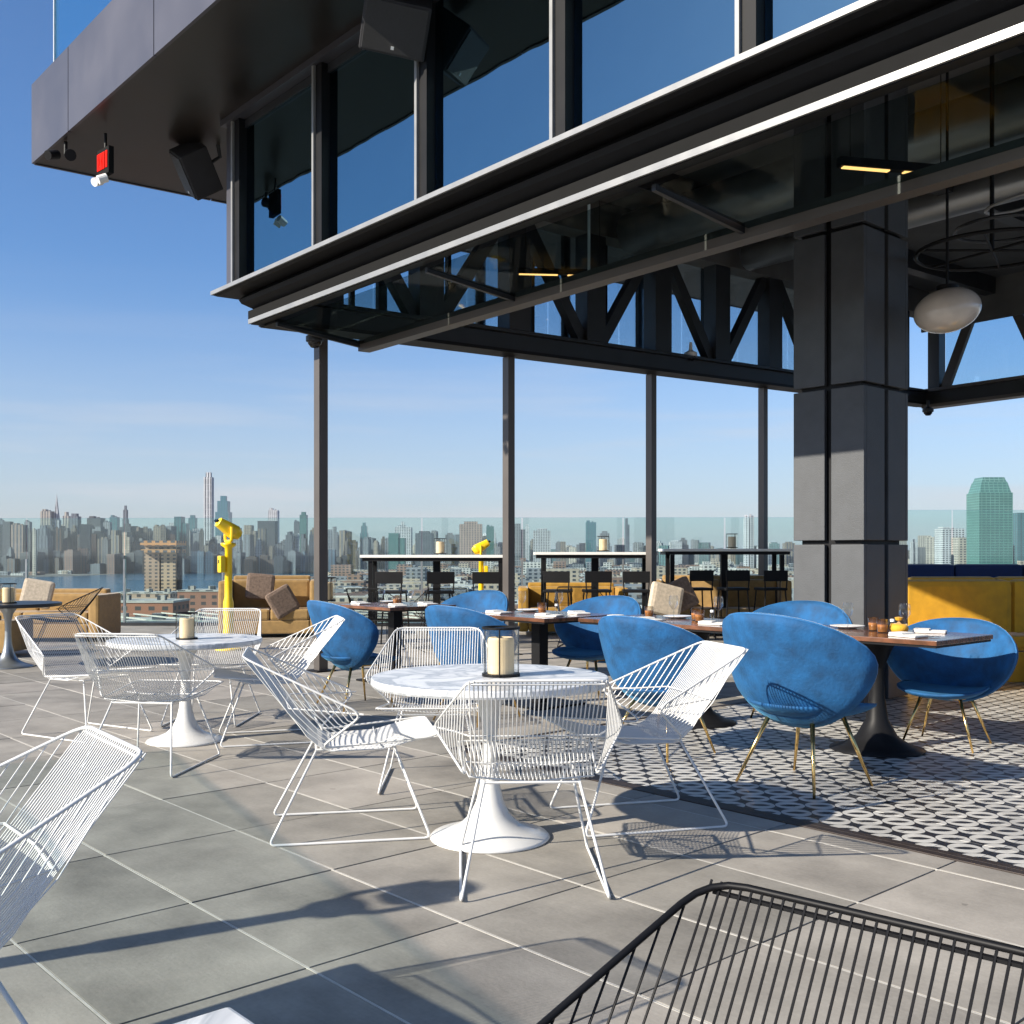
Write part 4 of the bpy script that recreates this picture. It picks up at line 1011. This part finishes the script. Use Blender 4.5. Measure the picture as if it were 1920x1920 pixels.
def land(name, px, d, label, parts, cat='building'):       # parts: (name, px0, px1, ytop, ybot or None, material, colour, taper)
    t = empty(name, ((px-CX)*d/F_PX, d, gz)); t['label'] = label; t['category'] = cat
    for n_, a, b_, yt, yb, mn, c_, tp in parts:
        zt = H-(yt-CY)*d/F_PX - gz; zb = 0 if yb is None else H-(yb-CY)*d/F_PX - gz; xa = (a-px)*d/F_PX; xb = (b_-px)*d/F_PX; dp = (xb-xa)/2*.9; xm = (xa+xb)/2
        hexa_pts = [(xa,-dp,zb),(xb,-dp,zb),(xb,dp,zb),(xa,dp,zb)] + [(xm+(x_-xm)*tp, y_*tp, zt) for x_, y_ in ((xa,-dp),(xb,-dp),(xb,dp),(xa,dp))]
        o = obj(n_, hexa(bmesh.new(), hexa_pts), mn, t); o.color = (*c_, 1)
    return t
land('spire_tower', 106, 5200, 'grey tower ending in a sharp needle spire in the left skyline', [('shaft',100,113,975,None,'facade_strip',C_['grey'],.95),('crown',102,111,950,975,'facade_strip',C_['grey'],.45),('spire',104.4,108.6,926,950,'facade',C_['grey'],.05)])
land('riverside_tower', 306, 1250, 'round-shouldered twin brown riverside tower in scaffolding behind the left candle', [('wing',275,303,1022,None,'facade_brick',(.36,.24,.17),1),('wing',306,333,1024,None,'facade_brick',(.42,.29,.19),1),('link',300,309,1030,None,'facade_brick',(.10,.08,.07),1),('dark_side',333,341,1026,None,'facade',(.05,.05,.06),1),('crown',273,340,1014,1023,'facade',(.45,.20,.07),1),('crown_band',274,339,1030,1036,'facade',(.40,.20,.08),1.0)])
land('glass_tower', 1855, 2450, 'tall green glass tower with chamfered top at the right', [('shaft',1824,1886,925,None,'facade_teal',(.11,.24,.21),1),('shoulder',1826,1884,905,925,'facade_teal',(.11,.24,.21),.82),('crown',1832,1878,896,905,'facade_teal',(.15,.28,.25),.86),('annex',1884,1893,955,None,'facade_glass',(.10,.18,.20),1)])
# fill of small city buildings that read singly
pal = ['brick','tan','cream','grey','dark','slate','brown','white','blue','pink']
SHORT = [(3,'the leftmost slate tower'),(37,'the pinkish slab'),(65,'the thin cream shore tower'),(106,'the needle spire'),(140,'the cream tower pair'),(180,'the dark flat-topped block'),(236,'the thin capped tower'),(306,'the brown riverside tower'),(341,'the dark glass block'),(391,'the tallest white tower'),(425,'the yellow viewer'),(470,'the tan stepped block'),(513,'the white-topped tower'),(570,'the green glass tower'),(595,'the first steel column'),(683,'the lone slate tower'),(757,'the white stepped building'),(820,'the first bar candle'),(883,'the pink-tan block'),(945,'the second column'),(1016,'the white hipped block'),(1107,'the dark blue tower'),(1176,'the thin slate tower'),(1213,'the third column'),(1300,'the third bar table'),(1365,'the third bar candle'),(1404,'the two striped chimneys'),(1450,'the fourth column'),(1710,'the clad column'),(1780,'the low white block'),(1855,'the tall green glass tower'),(1917,'the dark edge tower')]
made = {}
def fill(px0, px1, y_lo, y_hi, n, d0, d1, w0, w1, grp, lab, cols, mats=('facade','facade_strip')):
    for q in range(n):
        px = px0 + (px1-px0)*(q + rng.random())/n; w_ = rng.uniform(w0, w1); d = rng.uniform(d0, d1); cn = rng.choice(cols); u_ = rng.uniform(.25,.72); c_ = tuple(v*u_ for v in C_[cn]); yt = rng.uniform(y_lo, y_hi)
        k, nm = min(SHORT, key=lambda t: abs(t[0]-px))
        rel = 'in front of' if abs(px-k) < 7 else (('just ' if abs(px-k) < 16 else '') + ('left of' if px < k else 'right of'))
        if px < -10: rel, nm = 'beyond', 'the left picture edge'
        wd = 'narrow' if w_ < w0 + (w1-w0)*.33 else ('broad' if w_ > w0 + (w1-w0)*.67 else 'mid-width')
        ht = 'tall' if yt < y_lo + (y_hi-y_lo)*.33 else ('low' if yt > y_lo + (y_hi-y_lo)*.67 else 'medium-height')
        l_ = '%s %s %s %s %s %s' % (wd, ht, 'dark grey' if cn == 'dark' else cn, lab, rel, nm)
        tower(px-w_/2, px+w_/2, yt, d, c_, ('facade_strip' if rng.random() < .2 else 'facade'), l_, group=grp, rz=rng.choice((0,.25,-.3)))
fill(-40, 330, 982, 1016, 56, 3900, 4700, 9, 22, 'towers of the far skyline across the river at left', 'skyline tower', ['brick','dark','slate','grey','tan','brown','dark'])
fill(-40, 400, 1026, 1058, 40, 3750, 3850, 9, 24, 'low blocks on the far river bank at left', 'riverbank block', ['brown','dark','brick','slate','dark'])
fill(340, 660, 985, 1026, 52, 3900, 4700, 7, 18, 'towers of the skyline either side of the first column', 'skyline tower', ['dark','slate','grey','tan','cream','white','blue'])
fill(340, 660, 1030, 1052, 24, 3750, 3850, 9, 20, 'low blocks on the far river bank near the first column', 'riverbank block', ['dark','slate','brown','blue'])
fill(640, 960, 992, 1035, 46, 4300, 5400, 7, 18, 'towers seen through the railing between first and second columns', 'tower', ['grey','white','cream','slate','tan'])
fill(960, 1480, 1008, 1034, 46, 4200, 6000, 8, 24, 'low buildings of the far city between second column and clad column', 'building', ['grey','white','cream','tan','teal'])
fill(1690, 1960, 1004, 1034, 26, 3200, 6000, 8, 24, 'low buildings of the far city right of the clad column', 'building', ['grey','white','cream','tan'])
seen = {}
for o in [o for o in bpy.data.objects if o.name.startswith('city_building')]:
    seen.setdefault(o['label'], []).append(o)
for l_, os_ in seen.items():
    if len(os_) > 1:
        os_.sort(key=lambda o: o.location.x/o.location.y)
        for o, wd in zip(os_, ('leftmost ', 'rightmost ')): o['label'] = (wd + l_) if len(os_) == 2 else l_
# the dense low city: one mass
bm = bmesh.new(); lay = None
def mass(n, d0, d1, x0, x1, h0, h1, w0, w1, mat_, name, seed, col_, avoid=None):
    r_ = random.Random(seed); bm = bmesh.new()
    for q in range(n):
        d = d0*(d1/d0)**r_.random(); px = r_.uniform(x0, x1); X = (px-CX)*d/F_PX
        if avoid and avoid(px, CY + F_PX*(H-gz)/d): continue
        w_ = r_.uniform(w0, w1); h_ = r_.uniform(h0, h1)*(1.6 if r_.random() < .1 else 1)
        if px < 620 and d < 4200: h_ = min(h_, r_.uniform(5, 13))
        box(bm, X-w_, X+w_, d-w_*r_.uniform(.6,1.4), d+w_, gz, gz+h_)
    o = obj(name, bm, mat_); o.color = (*col_, 1); tag(o, kind='stuff'); return o
def wet(px, y_):
    def yi(pts):
        pts = sorted(pts)
        for (a, ya), (b_, yb) in zip(pts, pts[1:]):
            if a <= px <= b_: return ya + (yb-ya)*(px-a)/(b_-a)
        return None
    f, n_ = yi(shore_far), yi(shore_near)
    return f is not None and n_ is not None and f-3 < y_ < n_+4
for s_, c_, cn in ((1,(.42,.35,.28),'tan'), (2,(.55,.53,.50),'pale'), (3,(.27,.17,.13),'red'), (4,(.22,.23,.25),'dark')):
    o = mass(1500, 700, 9000, -300, 2150, 8, 34, 8, 26, 'facade', 'low_city', s_, c_, wet)
    tag(o, 'mass of low ' + {'tan':'tan','pale':'pale','red':'red brick','dark':'dark grey'}[cn] + ' roofs spreading from the terrace foot to the horizon', 'buildings')
# near brick roofs below the terrace, left
nb = [(150,340,1128,560,(.36,.15,.09)),(345,445,1108,700,(.33,.16,.11)),(225,330,1112,820,(.45,.33,.25)),(60,200,1156,430,(.30,.17,.12)),(200,420,1166,400,(.34,.15,.10)),(-80,70,1140,520,(.28,.16,.12)),(100,190,1122,900,(.34,.30,.26))]
for q, (a, b_, yt, d, c_) in enumerate(nb):
    lab = ['long red brick block with pale roof below the railing behind the left candle','red brick block left of the yellow viewer post','tan block at the foot of the brown riverside tower','brown brick block at lower left under the black wire chair','nearest red brick block just over the terrace edge','brick block at the far lower left under the tan sofa','grey riverside shed at the left water edge'][q]
    x_ = ((a+b_)/2-CX)*d/F_PX; w_ = (b_-a)*d/F_PX; zt = H-(yt-CY)*d/F_PX
    t = empty('brick_block', (x_, d, gz)); t['label'] = lab; t['category'] = 'building'
    o = obj('walls', B(-w_/2, w_/2, -14, 14, 0, zt-gz), 'facade_brick', t); o.color = (*c_, 1)
    o = obj('roof', B(-w_/2-.4, w_/2+.4, -14.4, 14.4, zt-gz+.02, zt-gz+1.0), 'facade', t); o.color = (.5,.47,.42,1)
    for k in range(3):
        xx = -w_/2 + w_*(k+.5)/3 + rng.uniform(-2,2); o = obj('roof_hut', B(xx-2, xx+2, -4, 0, zt-gz+1.02, zt-gz+3.4), 'facade', t); o.color = (.4,.36,.32,1)

# air
hb = obj('haze', B(-95000, 95000, -25000, 125000, gz-6.5, 190), 'slab'); hb.data.materials.clear()
hm = bpy.data.materials.new('haze_air'); hm.use_nodes = True; nt = hm.node_tree; nt.nodes.remove(nt.nodes['Principled BSDF'])
pv = nt.nodes.new('ShaderNodeVolumePrincipled'); pv.inputs['Color'].default_value = (.93, .90, .92, 1); pv.inputs['Density'].default_value = 2.2e-5; pv.inputs['Anisotropy'].default_value = .2
nt.links.new(pv.outputs[0], nt.nodes['Material Output'].inputs['Volume']); hb.data.materials.append(hm); tag(hb, kind='stuff')
